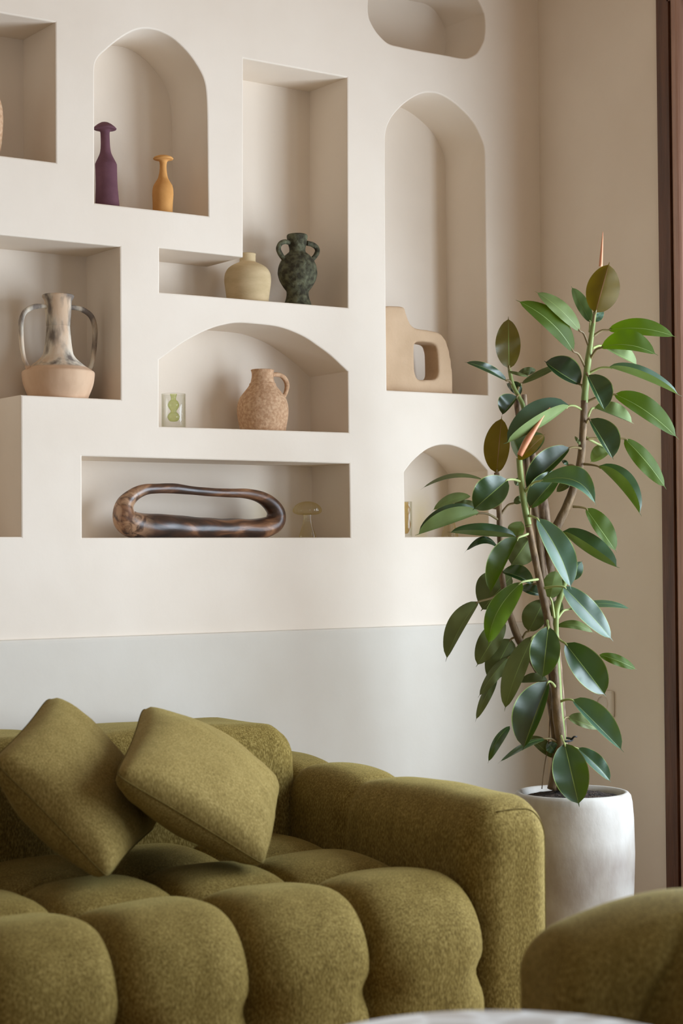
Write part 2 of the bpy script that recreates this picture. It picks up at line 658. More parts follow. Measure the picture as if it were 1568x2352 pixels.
for A, B in zip(ring, ring[1:]):
    for i in range(32):
        if len(B) == 1:
            bm.faces.new((A[i], A[(i + 1) % 32], B[0]))
        else:
            bm.faces.new((A[i], A[(i + 1) % 32], B[(i + 1) % 32], B[i]))
sk = obj('socket', bm, M['outlet'], e)
for dz in (-0.0095, 0.0095):
    bm = bmesh.new()
    tube(bm, [((X1 - 0.0040, oc.y, oc.z + dz), 0.0026), ((X1 - 0.0052, oc.y, oc.z + dz), 0.0026)], 10)
    obj('socket_hole', bm, M['dark_hole'], e)

# ------------------------------------------------------------------ sofa
SX = lambda x, y: x + 0.09 * (y + 1.22)          # the arm and seams run slightly askew of the wall normal
CP = 0.275
SR, SL = 2.375, 2.375 - 8 * CP
YF = -1.22
sofa = empty('tufted_sofa', ((SL + SR) / 2, -0.65, 0), 'long olive green velvet sofa with deeply tufted seat, standing along the niche wall', 'sofa')


def sshape(p):
    return Vector((SX(p.x, p.y), p.y, p.z))


def dome(a, p=2.9):
    return math.sqrt(max(0.0, 1 - abs(a) ** p))


# seat: profile runs from the back, over the front edge, down to the plinth
ZB = 0.425
RC = 0.10
prof = []


def prof_at(s):
    """s: arc length from the back of the seat"""
    y0 = -0.30
    l1 = (y0 - (YF + RC))
    l2 = RC * math.pi / 2
    if s < l1:
        return Vector((y0 - s, ZB)), Vector((0, 1))
    s -= l1
    if s < l2:
        a = s / RC
        return Vector((YF + RC - RC * math.sin(a), ZB - RC + RC * math.cos(a))), Vector((-math.sin(a), math.cos(a)))
    s -= l2
    return Vector((YF, ZB - RC - s)), Vector((-1, 0))


l_top = (-0.30 - (YF + RC))
l_arc = RC * math.pi / 2
rows = [0.0, 0.36, 0.645, l_top + l_arc + (ZB - RC - 0.03)]
rowH = [0.05, 0.055, 0.064]
S_BTN = l_top + l_arc + (ZB - RC - 0.285)
bm = bmesh.new()
NU, NV = 24, [18, 20, 48]
vs = []
for ri in range(3):
    vs += [(rows[ri] + (rows[ri + 1] - rows[ri]) * j / NV[ri], ri, -1 + 2 * j / NV[ri]) for j in range(NV[ri])]
vs.append((rows[3], 2, 1.0))
grid = []
for s, ri, b in vs:
    line = []
    for cidx in range(8):
        for i in range(NU + (1 if cidx == 7 else 0)):
            a = -1 + 2 * i / NU
            x = SL + CP * (cidx + i / NU)
            p, nn = prof_at(s)
            if cidx == 7 and a > 0:
                a *= 0.94
            bb = b
            if ri == 2:                      # the front bumps run straight down over the edge
                bb = min(0.0, -1 + (s - rows[2]) / 0.27)
            fa, fb = dome(a, 3.2), dome(bb, 2.6)
            d = rowH[ri] * (0.74 * fa * fb + 0.16 * fa + 0.10 * fb)
            # sharper pull at the buttons
            ed = (1 - abs(a)) * CP / 2
            lb = (1 - abs(bb)) * (0.15 if ri < 2 else 0.27)
            d -= 0.020 * math.exp(-((ed ** 2 + lb ** 2) / 0.03 ** 2))
            d -= 0.030 * math.exp(-((ed / 0.045) ** 2 + ((s - S_BTN) / 0.030) ** 2))
            wv = noise.noise(Vector((x * 7, s * 7, 1.3))) * 0.004
            p = p + nn * (d + wv)
            # cells lean over their front seam
            yy = p.x
            line.append(bm.verts.new(sshape(Vector((x, yy, p.y)))))
    grid.append(line)
for A, B in zip(grid, grid[1:]):
    for i in range(len(A) - 1):
        bm.faces.new((A[i], A[i + 1], B[i + 1], B[i]))
seat = obj('seat', bm, M['sofa'], sofa)

# plinth inside / below the seat
obj('plinth', rbox(((SL + SR) / 2, -0.63, 0.115), (SR - SL, 1.08, 0.17), 0.02, (20, 8, 4), lambda w, n, p: sshape(w)), M['sofa'], sofa)


def arm_fn(side):
    def f(w, n, p):
        t = (w.y - YF) / 1.18                   # 0 front, 1 back
        # crown of the top
        if n.z > 0.0:
            w = w + Vector((0, 0, 0.022 * (1 - (p.x / 0.113) ** 2) * max(0, n.z)))
        # padded bumps along the top
        br = [-1.30, -0.66, -0.36, 0.02]
        for y0, y1 in zip(br, br[1:]):
            if y0 <= w.y <= y1:
                a = (w.y - (y0 + y1) / 2) / ((y1 - y0) / 2)
                hgt = max(0.0, min(1.0, (w.z - 0.30) / 0.25))
                end = 1.0 if y0 > -1.2 else (1.0 if a > 0 else 0.0)
                w = w + n * ((dome(a, 2.3) - 1) * 0.026 * hgt * end)
        w = w + n * noise.noise(w * 6) * 0.004
        # front panel slightly domed
        if n.y < -0.5:
            w.y -= 0.006 * (1 - (p.x / 0.113) ** 2)
        return sshape(w) if side > 0 else w
    return f


for side, cx in ((1, 2.488), (-1, SL - 0.112)):
    a = obj('armrest', rbox((cx, (YF - 0.04) / 2 - 0.0, 0.325), (0.226, 1.18, 0.57), 0.075, (20, 90, 40), arm_fn(side)), M['sofa'], sofa)
    bm = bmesh.new()
    ra, q7 = 0.075, math.sqrt(0.5)
    ctr = Vector((cx, (YF - 0.04) / 2, 0.325))
    seam = []                                # along the top and outer edge of the front panel: (corner centre, normal)
    for i in range(8):
        seam.append((Vector((side * 0.038, -0.515, -0.265 + 0.475 * i / 8)), Vector((side * q7, -q7, 0))))
    for i in range(13):
        an = math.pi / 2 * i / 12
        seam.append((Vector((side * 0.038, -0.515, 0.21)), Vector((side * q7 * math.cos(an), -q7, q7 * math.sin(an)))))
    for i in range(1, 7):
        seam.append((Vector((side * (0.038 - 0.08 * i / 6), -0.515, 0.21)), Vector((0, -q7, q7))))
    pp = [(arm_fn(side)(ctr + c0 + n0 * ra, n0, c0 + n0 * ra) + n0 * 0.0004, 0.0016) for c0, n0 in seam]
    tube(bm, pp, 6)
    obj('panel_seam', bm, M['seam'], a)


def back_fn(w, n, p):
    up = max(0.0, n.z)
    w = w + Vector((0, 0, 0.022 * up))
    cell = 0.55
    a = ((2.462 - w.x) % cell) / cell * 2 - 1
    hgt = max(0.0, min(1.0, (w.z - 0.42) / 0.2))
    w = w + n * ((dome(a, 3.2) - 1) * 0.016 * hgt)
    w = w + n * noise.noise(w * 5) * 0.006
    return w


obj('backrest', rbox((SL + 1.19, -0.225, 0.54), (2.27, 0.36, 0.34), 0.075, (110, 20, 20), back_fn), M['sofa'], sofa)
for fx in (SL + 0.02, SR - 0.05):
    for fy in (-1.05, -0.2):
        bm = bmesh.new()
        lathe(bm, (SX(fx, fy), fy), [(0, 0), (0, 0.022), (0.04, 0.026), (0.04, 0)], 16)
        obj('foot', bm, M['dark_hole'], sofa)


# ------------------------------------------------------------------ cushions
def cushion(name, corners, thick, label, seed, n=36):
    """corners: T, R, B, L as world points"""
    T, Rr_, B, L_ = corners
    cen = (T + Rr_ + B + L_) / 4
    nrm = (Rr_ - L_).cross(T - B).normalized()
    if nrm.dot(CAM - cen) < 0:
        nrm = -nrm

    def mapp(s, t):
        k = 0.045
        cp = 1 - 0.045 * (s * t) ** 8
        s2 = s * (1 - k * (1 - t * t)) * cp
        t2 = t * (1 - k * (1 - s * s)) * cp
        u, v = (s2 + 1) / 2, (t2 + 1) / 2
        # s: L->T / B->R direction ; t: L->B direction
        return (L_ * (1 - u) + T * u) * (1 - v) + (B * (1 - u) + Rr_ * u) * v

    bm = bmesh.new()
    sheets = []
    for sg in (1, -1):
        g = []
        for j in range(n + 1):
            row = []
            for i in range(n + 1):
                s, t = -1 + 2 * i / n, -1 + 2 * j / n
                edge = (i in (0, n)) or (j in (0, n))
                h = thick * (max(0, 1 - s * s) ** 0.5) * (max(0, 1 - t * t) ** 0.5)
                h = thick * ((h / thick) ** 0.8) if h > 0 else 0
                c = max(0.0, abs(s) + abs(t) - 1.0)
                p = mapp(s, t)
                wr = noise.noise(Vector((s * 1.7 + seed, t * 1.7, sg))) * 0.012
                wr += math.sin((s - t * math.copysign(1, s * t)) * 22 + seed) * 0.0045 * c * (1 - max(abs(s), abs(t)) ** 6)
                wr += math.sin(s * 19 + 2 * noise.noise(Vector((s * 2, t * 2, seed)))) * 0.005 * math.exp(-((t - 0.72) / 0.2) ** 2) * (1 - s * s)
                if edge and sg == -1:
                    row.append(sheets[0][j][i])
                else:
                    row.append(bm.verts.new(p + nrm * sg * (h + wr * (h / thick if not edge else 0))))
            g.append(row)
        sheets.append(g)
        for j in range(n):
            for i in range(n):
                q = (g[j][i], g[j][i + 1], g[j + 1][i + 1], g[j + 1][i])
                if len(set(q)) == 4:
                    try:
                        bm.faces.new(q)
                    except ValueError:
                        pass
    border = [g0.co.copy() for g0 in sheets[0][0][:-1]] + [sheets[0][j][n].co.copy() for j in range(n)] + \
             [sheets[0][n][i].co.copy() for i in range(n, 0, -1)] + [sheets[0][j][0].co.copy() for j in range(n, 0, -1)]
    o = obj(name, bm, M['pillow'], off=cen)
    tag(o, label, 'cushion', 'throw cushions on the sofa')
    bm = bmesh.new()
    tube(bm, [(p, 0.0014) for p in border], 6, closed=True)
    obj('seam', bm, M['seam'], o, off=None)
    return o


cushion('throw_cushion', (PY(112, 1596, -0.46), PY(362, 1898, -0.46), PY(246, 2020, -0.90), PY(-20, 1746, -0.74)), 0.095,
        'olive throw cushion at the left frame edge, partly covered by the other cushion', 1.0)
cushion('throw_cushion', (PY(326, 1622, -0.48), PY(640, 1808, -0.57), PY(610, 1992, -0.92), PY(262, 1780, -0.90)), 0.09,
        'olive throw cushion nearer the sofa arm, overlapping the left cushion', 4.0)

# ------------------------------------------------------------------ armchair at the lower right
ch_e = PZ(1284, 2156, 0.575)
CA = math.radians(-24)
ch_dir = Vector((math.cos(CA), math.sin(CA), 0))      # from the chair's front towards its back
ch_n = Vector((-ch_dir.y, ch_dir.x, 0))               # towards the far arm's outer side
cc_ = Vector((ch_e.x, ch_e.y, 0)) + ch_dir * 0.43 - ch_n * 0.33
chair = empty('armchair', cc_, 'olive velvet armchair cut off by the lower right corner of the frame', 'armchair')


def ch_map(w):
    return Vector((ch_e.x, ch_e.y, 0)) + ch_dir * w.x + ch_n * w.y + Vector((0, 0, w.z))


def ch_arm(far):
    def f(w, n, p):
        tx = max(0.0, min(1.0, w.x / 0.24))
        fz = max(0.0, min(1.0, (w.z - 0.22) / 0.38))
        fz = fz * fz * (3 - 2 * fz)
        if fz > 0:
            w = w + Vector((0, 0, fz * (-0.106 + 0.066 * math.sin(tx * math.pi / 2) + 0.045 * (1 - (p.y / 0.125) ** 2))))
        # padded section behind a slanting crease
        xc = 0.115 + 0.55 * max(0.0, w.z - 0.40)
        d = w.x - xc
        inner = far and n.y < -0.05
        if inner and d > 0:
            w = w + n * 0.040 * (1 - math.exp(-d / 0.04))
        if inner:
            w = w - n * 0.022 * math.exp(-(d / 0.022) ** 2)
        w = w + n * noise.noise(w * 5) * 0.004
        return ch_map(w)
    return f


obj('armrest', rbox((0.42, 0.12, 0.33), (0.84, 0.25, 0.56), 0.045, (80, 28, 50), ch_arm(1)), M['sofa'], chair)
obj('armrest', rbox((0.46, -0.76, 0.33), (0.76, 0.20, 0.56), 0.05, (50, 16, 24), ch_arm(0)), M['sofa'], chair)
obj('seat', rbox((0.36, -0.33, 0.24), (0.64, 0.64, 0.36), 0.06, (24, 24, 14),
                 lambda w, n, p: ch_map(w + n * 0.02 * dome(min(1, abs(p.x) / 0.32)))), M['sofa'], chair)


def ch_back(w, n, p):
    return ch_map(w + n * (0.025 * dome(min(1, abs(p.y) / 0.33)) * dome(min(1, abs(p.z) / 0.28))))


obj('backrest', rbox((0.78, -0.33, 0.34), (0.20, 0.66, 0.56), 0.08, (14, 36, 30), ch_back), M['sofa'], chair)

# ------------------------------------------------------------------ round table
TZ = 0.55
tb = PZ(1160, 2317, TZ)
tc_dir = Vector((tb.x - CAM.x, tb.y - CAM.y, 0)).normalized()
TR = 0.275
tcn = Vector((tb.x, tb.y, 0)) - tc_dir * TR
m, nt, b = new_mat('carved_white_inlay')
tcx = nt.nodes.new('ShaderNodeTexCoord')
vo = nt.nodes.new('ShaderNodeTexVoronoi')
vo.feature = 'DISTANCE_TO_EDGE'
vo.inputs['Scale'].default_value = 15
nt.links.new(tcx.outputs['Object'], vo.inputs['Vector'])
rp = nt.nodes.new('ShaderNodeValToRGB')
rp.color_ramp.elements[0].position = 0.02
rp.color_ramp.elements[0].color = srgb(236, 236, 234)
rp.color_ramp.elements[1].position = 0.16
rp.color_ramp.elements[1].color = srgb(198, 192, 186)
nt.links.new(vo.outputs['Distance'], rp.inputs[0])
nt.links.new(rp.outputs[0], b.inputs['Base Color'])
b.inputs['Roughness'].default_value = 0.35
bp = nt.nodes.new('ShaderNodeBump')
bp.inputs['Strength'].default_value = 0.4
bp.inputs['Distance'].default_value = 0.004
bp.invert = True
nt.links.new(vo.outputs['Distance'], bp.inputs['Height'])
nt.links.new(bp.outputs[0], b.inputs['Normal'])
M['inlay'] = m
M['table_white'] = noise_mat('table_lacquer', srgb(214, 212, 208), srgb(222, 220, 216), 6, 0.35, 0)
tbl = empty('round_table', (tcn.x, tcn.y, 0), 'round white side table with a patterned top, at the bottom frame edge', 'table')
bm = bmesh.new()
lathe(bm, (tcn.x, tcn.y), [(TZ - 0.03, 0), (TZ - 0.03, TR - 0.012), (TZ - 0.024, TR - 0.003), (TZ - 0.012, TR), (TZ - 0.004, TR - 0.002),
                           (TZ, TR - 0.008), (TZ, TR * 0.66), (TZ, TR * 0.33), (TZ, 0)], 96)
obj('tabletop', bm, M['inlay'], tbl, smooth=False)
bm = bmesh.new()
lathe(bm, (tcn.x, tcn.y), [(0.02, 0.0), (0.02, 0.10), (0.06, 0.05), (0.2, 0.035), (0.4, 0.045), (TZ - 0.031, 0.12), (TZ - 0.031, 0)], 40)
obj('pedestal', bm, M['table_white'], tbl)
bm = bmesh.new()
lathe(bm, (tcn.x, tcn.y), [(0.0, 0.0), (0.0, 0.18), (0.012, 0.185), (0.021, 0.175), (0.021, 0)], 48)
obj('base', bm, M['table_white'], tbl)


# ------------------------------------------------------------------ pottery on the niche shelves
def px_prof(cx, Y, rows_, floor_z, crop=(0, 0, 1)):
    """rows_: (y, half width) in crop pixels, from bottom to top -> [(z, r)] resting on floor_z"""
    x0, y0, s = crop
    out = []
    for y, hw in rows_:
        p = PY(cx, y0 + y / s, Y)
        dep = (p - CAM).dot(fw)
        out.append((p.z, hw / s * dep / FPX))
    c = PY(cx, y0 + rows_[0][0] / s, Y)
    dz = out[0][1]
    out = [(max(floor_z, z), r) for z, r in out]
    return (c.x, c.y), [(floor_z, 0.0), (floor_z, out[0][1] * 0.97)] + [q for q in out if q[0] > floor_z + 0.002]


def dense(pr, k=5):
    head, body = pr[:2], pr[1:]
    sm = smooth_path(body, k)
    return [head[0]] + [(z, max(r, 0.0005)) for z, r in sm]


def hollow(pr, wall_=0.004, depth=0.06):
    """add a rim and an inside wall"""
    z, r = pr[-1]
    return pr + [(z + 0.0015, r - wall_ * 0.5), (z, r - wall_), (z - depth * 0.5, r - wall_ * 1.4), (z - depth, max(0.002, r - wall_ * 2)), (z - depth, 0)]


def pxpath(pts, Y, crop, rad_s, dy=None):
    x0, y0, s = crop
    out = []
    for i, q in enumerate(pts):
        p = PY(x0 + q[0] / s, y0 + q[1] / s, Y + (dy[i] if dy else 0))
        dep = (p - CAM).dot(fw)
        out.append((p.x, p.y, p.z, (q[2] if len(q) > 2 else rad_s) / s * dep / FPX))
    return [(Vector(a[:3]), a[3]) for a in smooth_path(out, 6)]


Z_arch = min(q[1] for q in a2)
ys2 = [wall_pt(217.3, 466)[1], wall_pt(478.5, 496)[1]]
Z2 = sum(ys2) / 2
# keep niche floors level: use each niche's own lowest vertices
c1 = (0, 0, 3.0154)
M['purple'] = noise_mat('aubergine_clay', srgb(98, 64, 72), srgb(108, 72, 80), 22, 0.85, 0.25, 90, spec=0.2, bdist=0.003)
M['ochre'] = noise_mat('ochre_clay', srgb(204, 146, 82), srgb(222, 164, 98), 16, 0.85, 0.25, 90, spec=0.2, bdist=0.003)
M['sand'] = noise_mat('sand_clay', srgb(190, 166, 126), srgb(206, 182, 142), 14, 0.85, 0.25, 120, spec=0.2, bdist=0.003, stretch=(1, 1, 3))
M['terra'] = noise_mat('terracotta', srgb(186, 146, 112), srgb(212, 176, 142), 120, 0.9, 0.6, 90, 0.40, 0.66, spec=0.15, bdist=0.004)
M['verdigris'] = noise_mat('verdigris_clay', srgb(56, 52, 38), srgb(104, 104, 80), 60, 0.8, 0.9, 55, 0.4, 0.68, spec=0.25, bdist=0.008)
M['beige_clay'] = noise_mat('beige_clay', srgb(196, 166, 134), srgb(208, 178, 146), 10, 0.9, 0.35, 130, spec=0.15, bdist=0.003)

zA = wall_pt(247, 469)[1]
cc, pr = px_prof(246.5, 0.055, [(1425, 83), (1300, 76), (1200, 75), (1150, 75), (1132, 72), (1092, 52), (1060, 39), (1020, 33), (950, 31),
                                (918, 33), (904, 45)], zA, c1)
pr = dense(pr)
zt = pr[-1][0]
sc = 1 / 3.0154 * 5.0 / FPX
pr += [(zt + 4 * sc, 62 * sc), (zt + 5 * sc, 74 * sc), (zt + 10 * sc, 77 * sc), (zt + 22 * sc, 66 * sc), (zt + 38 * sc, 46 * sc), (zt + 50 * sc, 24 * sc),
       (zt + 53 * sc, 12 * sc), (zt + 48 * sc, 9 * sc), (zt + 20 * sc, 8 * sc), (zt + 20 * sc, 0)]
bm = bmesh.new()
lathe(bm, cc, pr, 40, 0.025, seed=1, lean=(-0.03, 0))
tag(obj('clay_vase', bm, M['purple'], off=Vector((cc[0], cc[1], zA))), 'tall dark purple clay vase with a mushroom shaped lip, in the arched niche', 'vase', 'clay vases in the arched niche')
zB = wall_pt(374, 484)[1]
cc, pr = px_prof(373.2, 0.06, [(1470, 68), (1400, 70), (1340, 73), (1292, 67), (1260, 50), (1230, 34), (1180, 25), (1140, 24), (1118, 29), (1108, 42)], zB, c1)
pr = dense(pr)
zt = pr[-1][0]
pr += [(zt + 3 * sc, 58 * sc), (zt + 4 * sc, 66 * sc), (zt + 10 * sc, 69 * sc), (zt + 20 * sc, 60 * sc), (zt + 28 * sc, 38 * sc), (zt + 30 * sc, 20 * sc),
       (zt + 22 * sc, 13 * sc), (zt + 5 * sc, 12 * sc), (zt + 5 * sc, 0)]
bm = bmesh.new()
lathe(bm, cc, pr, 40, 0.03, seed=4, lean=(0.02, 0))
tag(obj('clay_vase', bm, M['ochre'], off=Vector((cc[0], cc[1], zB))), 'small ochre orange clay vase with a flared lip beside the purple vase', 'vase', 'clay vases in the arched niche')

# terracotta jar cut by the left frame edge
cc, pr = px_prof(-31, 0.09, [(366, 25), (340, 33), (300, 37), (268, 38), (240, 35), (215, 26), (205, 18), (190, 17), (183, 21)], SQ_Z)
bm = bmesh.new()
lathe(bm, cc, hollow(dense(pr)), 40, 0.02, seed=8)
tag(obj('terracotta_jar', bm, M['terra'], off=Vector((cc[0], cc[1], SQ_Z))), 'terracotta jar in the top left square niche, almost hidden by the frame edge', 'jar')

# pale amphora with two handles
m, nt, b = new_mat('amphora_clay')
tcx = nt.nodes.new('ShaderNodeTexCoord')
sep = nt.nodes.new('ShaderNodeSeparateXYZ')
nt.links.new(tcx.outputs['Object'], sep.inputs[0])
nz = nt.nodes.new('ShaderNodeTexNoise')
nz.inputs['Scale'].default_value = 30
nz.inputs['Detail'].default_value = 6
mpn = nt.nodes.new('ShaderNodeMapping')
mpn.inputs['Scale'].default_value = (1, 1, 0.4)
nt.links.new(tcx.outputs['Object'], mpn.inputs[0])
nt.links.new(mpn.outputs[0], nz.inputs['Vector'])
big = nt.nodes.new('ShaderNodeTexNoise')
big.inputs['Scale'].default_value = 13
big.inputs['Detail'].default_value = 4
nt.links.new(mpn.outputs[0], big.inputs['Vector'])
rw = nt.nodes.new('ShaderNodeValToRGB')            # lime wash over clay
rw.color_ramp.elements[0].position = 0.36
rw.color_ramp.elements[0].color = srgb(206, 176, 146)
rw.color_ramp.elements[1].position = 0.50
rw.color_ramp.elements[1].color = srgb(222, 210, 190)
nt.links.new(big.outputs['Fac'], rw.inputs[0])
rs = nt.nodes.new('ShaderNodeValToRGB')            # soot
rs.color_ramp.elements[0].position = 0.50
rs.color_ramp.elements[0].color = (0, 0, 0, 1)
rs.color_ramp.elements[1].position = 0.60
rs.color_ramp.elements[1].color = (1, 1, 1, 1)
ad = nt.nodes.new('ShaderNodeMath')
ad.operation = 'MULTIPLY_ADD'
ad.inputs[1].default_value = 0.5
nt.links.new(nz.outputs['Fac'], ad.inputs[0])
md = nt.nodes.new('ShaderNodeMath')
md.operation = 'MULTIPLY'
md.inputs[1].default_value = 0.55
nt.links.new(big.outputs['Color'], md.inputs[0])
nt.links.new(md.outputs[0], ad.inputs[2])
nt.links.new(ad.outputs[0], rs.inputs[0])
mxs = nt.nodes.new('ShaderNodeMixRGB')
mxs.inputs[2].default_value = srgb(118, 106, 96)
nt.links.new(rs.outputs[0], mxs.inputs[0])
nt.links.new(rw.outputs[0], mxs.inputs[1])
lowc = nt.nodes.new('ShaderNodeValToRGB')
lowc.color_ramp.elements[0].position = 0.4
lowc.color_ramp.elements[0].color = srgb(204, 168, 136)
lowc.color_ramp.elements[1].position = 0.65
lowc.color_ramp.elements[1].color = srgb(214, 180, 148)
nt.links.new(nz.outputs['Fac'], lowc.inputs[0])
mz = nt.nodes.new('ShaderNodeMapRange')
mz.inputs['From Min'].default_value = 0.080
mz.inputs['From Max'].default_value = 0.086
nt.links.new(sep.outputs['Z'], mz.inputs['Value'])
mxz = nt.nodes.new('ShaderNodeMixRGB')
nt.links.new(mz.outputs[0], mxz.inputs[0])
nt.links.new(lowc.outputs[0], mxz.inputs[1])
nt.links.new(mxs.outputs[0], mxz.inputs[2])
nt.links.new(mxz.outputs[0], b.inputs['Base Color'])
b.inputs['Roughness'].default_value = 0.9
bp = nt.nodes.new('ShaderNodeBump')
bp.inputs['Strength'].default_value = 0.4
bp.inputs['Distance'].default_value = 0.003
nt.links.new(nz.outputs['Fac'], bp.inputs['Height'])
nt.links.new(bp.outputs[0], b.inputs['Normal'])
M['amphora'] = m
c2 = (0, 520, 3.0154)
YA = 0.085
cc, pr = px_prof(134.3, YA, [(1186, 206), (1100, 240), (1035, 251), (1012, 250), (1000, 236), (985, 212), (960, 178), (930, 140), (900, 113), (870, 101),
                             (800, 90), (700, 82), (600, 80), (560, 81), (530, 88), (505, 101), (490, 110), (478, 109)], AMZ, c2)
ab = Vector((cc[0], cc[1], AMZ))
amph = empty('amphora', ab, 'large pale amphora with two tall handles and whitewashed sooty neck, in the stepped niche', 'amphora')
bm = bmesh.new()
lathe(bm, cc, hollow(dense(pr), 0.005, 0.08), 56, 0.012, seed=3)
body = obj('body', bm, M['amphora'], amph)
for hp in ([(330, 558, 17), (280, 552, 17), (225, 560, 18), (172, 592, 18), (148, 650, 18), (146, 740, 17), (152, 830, 16), (168, 920, 16), (200, 990, 18)],
           [(480, 560, 18), (530, 565, 17), (580, 582, 18), (632, 625, 19), (656, 700, 18), (655, 800, 17), (646, 900, 17), (634, 960, 17), (612, 1000, 18)]):
    bm = bmesh.new()
    tube(bm, pxpath(hp, YA, c2, 18), 12, noise_amp=0.12, noise_sc=40)
    obj('handle', bm, M['amphora'], amph)

# sand vase and dark green jar in the L shaped niche
c3 = (500, 500, 4.5219)
Z3 = wall_pt(640, 693.5)[1]
zs = wall_pt(569, 688)[1]
cc, pr = px_prof(569, 0.075, [(868, 217), (780, 228), (700, 240), (640, 244), (580, 235), (530, 206), (500, 166), (480, 126), (466, 93), (455, 84), (440, 83), (400, 83), (378, 86)], zs, c3)
bm = bmesh.new()
lathe(bm, cc, hollow(dense(pr)), 48, 0.012, seed=5)
tag(obj('round_vase', bm, M['sand'], off=Vector((cc[0], cc[1], zs))), 'plump sand coloured vase with a short neck, left of the dark green jar', 'vase')
zg = wall_pt(684, 697)[1]
YG = 0.07
cc, pr = px_prof(683.5, YG, [(915, 147), (890, 138), (860, 128), (820, 118), (780, 116), (760, 122), (720, 152), (660, 186), (600, 203), (560, 204), (500, 193), (440, 166), (400, 135),
                             (375, 106), (355, 86), (320, 85), (280, 95), (240, 101), (210, 108), (190, 108), (180, 103)], zg, c3)
jar = empty('two_handled_jar', Vector((cc[0], cc[1], zg)), 'dark green rough clay jar with two small ear handles, in the L shaped niche', 'jar')
bm = bmesh.new()
lathe(bm, cc, hollow(dense(pr)), 48, 0.035, seed=6)
obj('body', bm, M['verdigris'], jar)
for hp in ([(745, 262, 26), (700, 250, 26), (650, 270, 26), (630, 322, 26), (648, 375, 26), (680, 420, 27), (720, 455, 28)],
           [(925, 265, 26), (980, 278, 26), (1022, 308, 26), (1034, 348, 26), (1016, 392, 26), (985, 428, 27), (950, 460, 28)]):
    bm = bmesh.new()
    tube(bm, pxpath(hp, YG, c3, 26), 12, noise_amp=0.12, noise_sc=50)
    obj('handle', bm, M['verdigris'], jar)

# terracotta jug and double walled glass vase in the low arch
c4 = (340, 720, 3.267)
zj = wall_pt(604, 987)[1]
YJ = 0.085
cc, pr = px_prof(603.5, YJ, [(882, 170), (800, 185), (740, 192), (680, 188), (630, 170), (590, 140), (560, 116), (540, 102), (528, 100), (520, 92), (500, 86), (480, 82), (455, 80), (440, 83), (426, 88)], zj, c4)
jug = empty('terracotta_jug', Vector((cc[0], cc[1], zj)), 'rough terracotta jug with one loop handle, in the low arched niche', 'jug')
bm = bmesh.new()
lathe(bm, cc, hollow(dense(pr)), 48, 0.02, seed=7)
obj('body', bm, M['terra'], jug)
bm = bmesh.new()
tube(bm, pxpath([(930, 462, 17), (965, 458, 17), (1005, 470, 18), (1034, 505, 19), (1042, 550, 18), (1030, 600, 17), (1005, 640, 18)], YJ, c4, 18,
                [0, 0, 0, 0.005, 0.005, 0.004, 0]), 12, noise_amp=0.1, noise_sc=50)
obj('handle', bm, M['terra'], jug)


def glass_vase(cx, Y, zf, top, hw, inner, mat_in, label, crop):
    p = PY(cx, top, Y)
    dep = (p - CAM).dot(fw)
    k = dep / FPX
    e = empty('glass_vase', Vector((p.x, p.y, zf)), label, 'vase', 'double walled glass vases')
    R0, zt_ = hw * k, p.z
    bm = bmesh.new()
    lathe(bm, (p.x, p.y), [(zf, 0), (zf, R0 - 0.001), (zf + 0.001, R0), (zt_ - 0.001, R0), (zt_, R0 - 0.001), (zt_ - 0.001, R0 - 0.002), (zf + 0.004, R0 - 0.002), (zf + 0.004, 0)], 40)
    obj('outer_cylinder', bm, M['clear_glass'], e)
    _, pr_ = px_prof(cx, Y, inner, zf + 0.004, crop)
    zz = [(PY(cx, crop[1] + y / crop[2], Y).z, h / crop[2] * k) for y, h in inner]
    bm = bmesh.new()
    lathe(bm, (p.x, p.y), smooth_path([(zz[0][0], 0.0005)] + zz, 6), 32)
    obj('inner_bulb', bm, mat_in, e)
    return e


glass_vase(398.2, 0.045, wall_pt(398, 980.7)[1], 904.6, 28, [(810, 22), (800, 36), (778, 46), (755, 38), (742, 24), (730, 22), (718, 30), (690, 43), (662, 34), (648, 20), (630, 20), (615, 24), (604, 27)],
           M['green_glass'], 'clear glass cylinder vase with green bulbs inside, left of the terracotta jug', c4)
glass_vase(931.5, 0.06, wall_pt(940, 1233)[1], 1152, 14.5, [(1225, 4), (1215, 9), (1203, 11), (1192, 8), (1185, 6), (1178, 9), (1168, 10), (1160, 6), (1153, 6)],
           M['amber_glass'], 'narrow clear glass vase with amber bulbs at the left jamb of the small arched niche', (0, 0, 1))

# carved wooden loop
m, nt, b = new_mat('burnt_olive_wood')
tcx = nt.nodes.new('ShaderNodeTexCoord')
mpn = nt.nodes.new('ShaderNodeMapping')
mpn.inputs['Scale'].default_value = (2.0, 4, 5)
nt.links.new(tcx.outputs['Object'], mpn.inputs[0])
nz = nt.nodes.new('ShaderNodeTexNoise')
nz.inputs['Scale'].default_value = 4.0
nz.inputs['Detail'].default_value = 7
nz.inputs['Distortion'].default_value = 1.2
nt.links.new(mpn.outputs[0], nz.inputs['Vector'])
rw = nt.nodes.new('ShaderNodeValToRGB')
cr_ = rw.color_ramp
cr_.elements[0].position = 0.30
cr_.elements[0].color = srgb(44, 32, 26)
cr_.elements[1].position = 0.72
cr_.elements[1].color = srgb(196, 146, 104)
for pos, col in ((0.45, srgb(74, 52, 40)), (0.52, srgb(98, 66, 46)), (0.62, srgb(146, 104, 74))):
    el = cr_.elements.new(pos)
    el.color = col
nt.links.new(nz.outputs['Fac'], rw.inputs[0])
sxw = nt.nodes.new('ShaderNodeSeparateXYZ')
nt.links.new(tcx.outputs['Object'], sxw.inputs[0])
kx_ = nt.nodes.new('ShaderNodeMapRange')             # pale burl at the left end
kx_.inputs['From Min'].default_value = -0.155
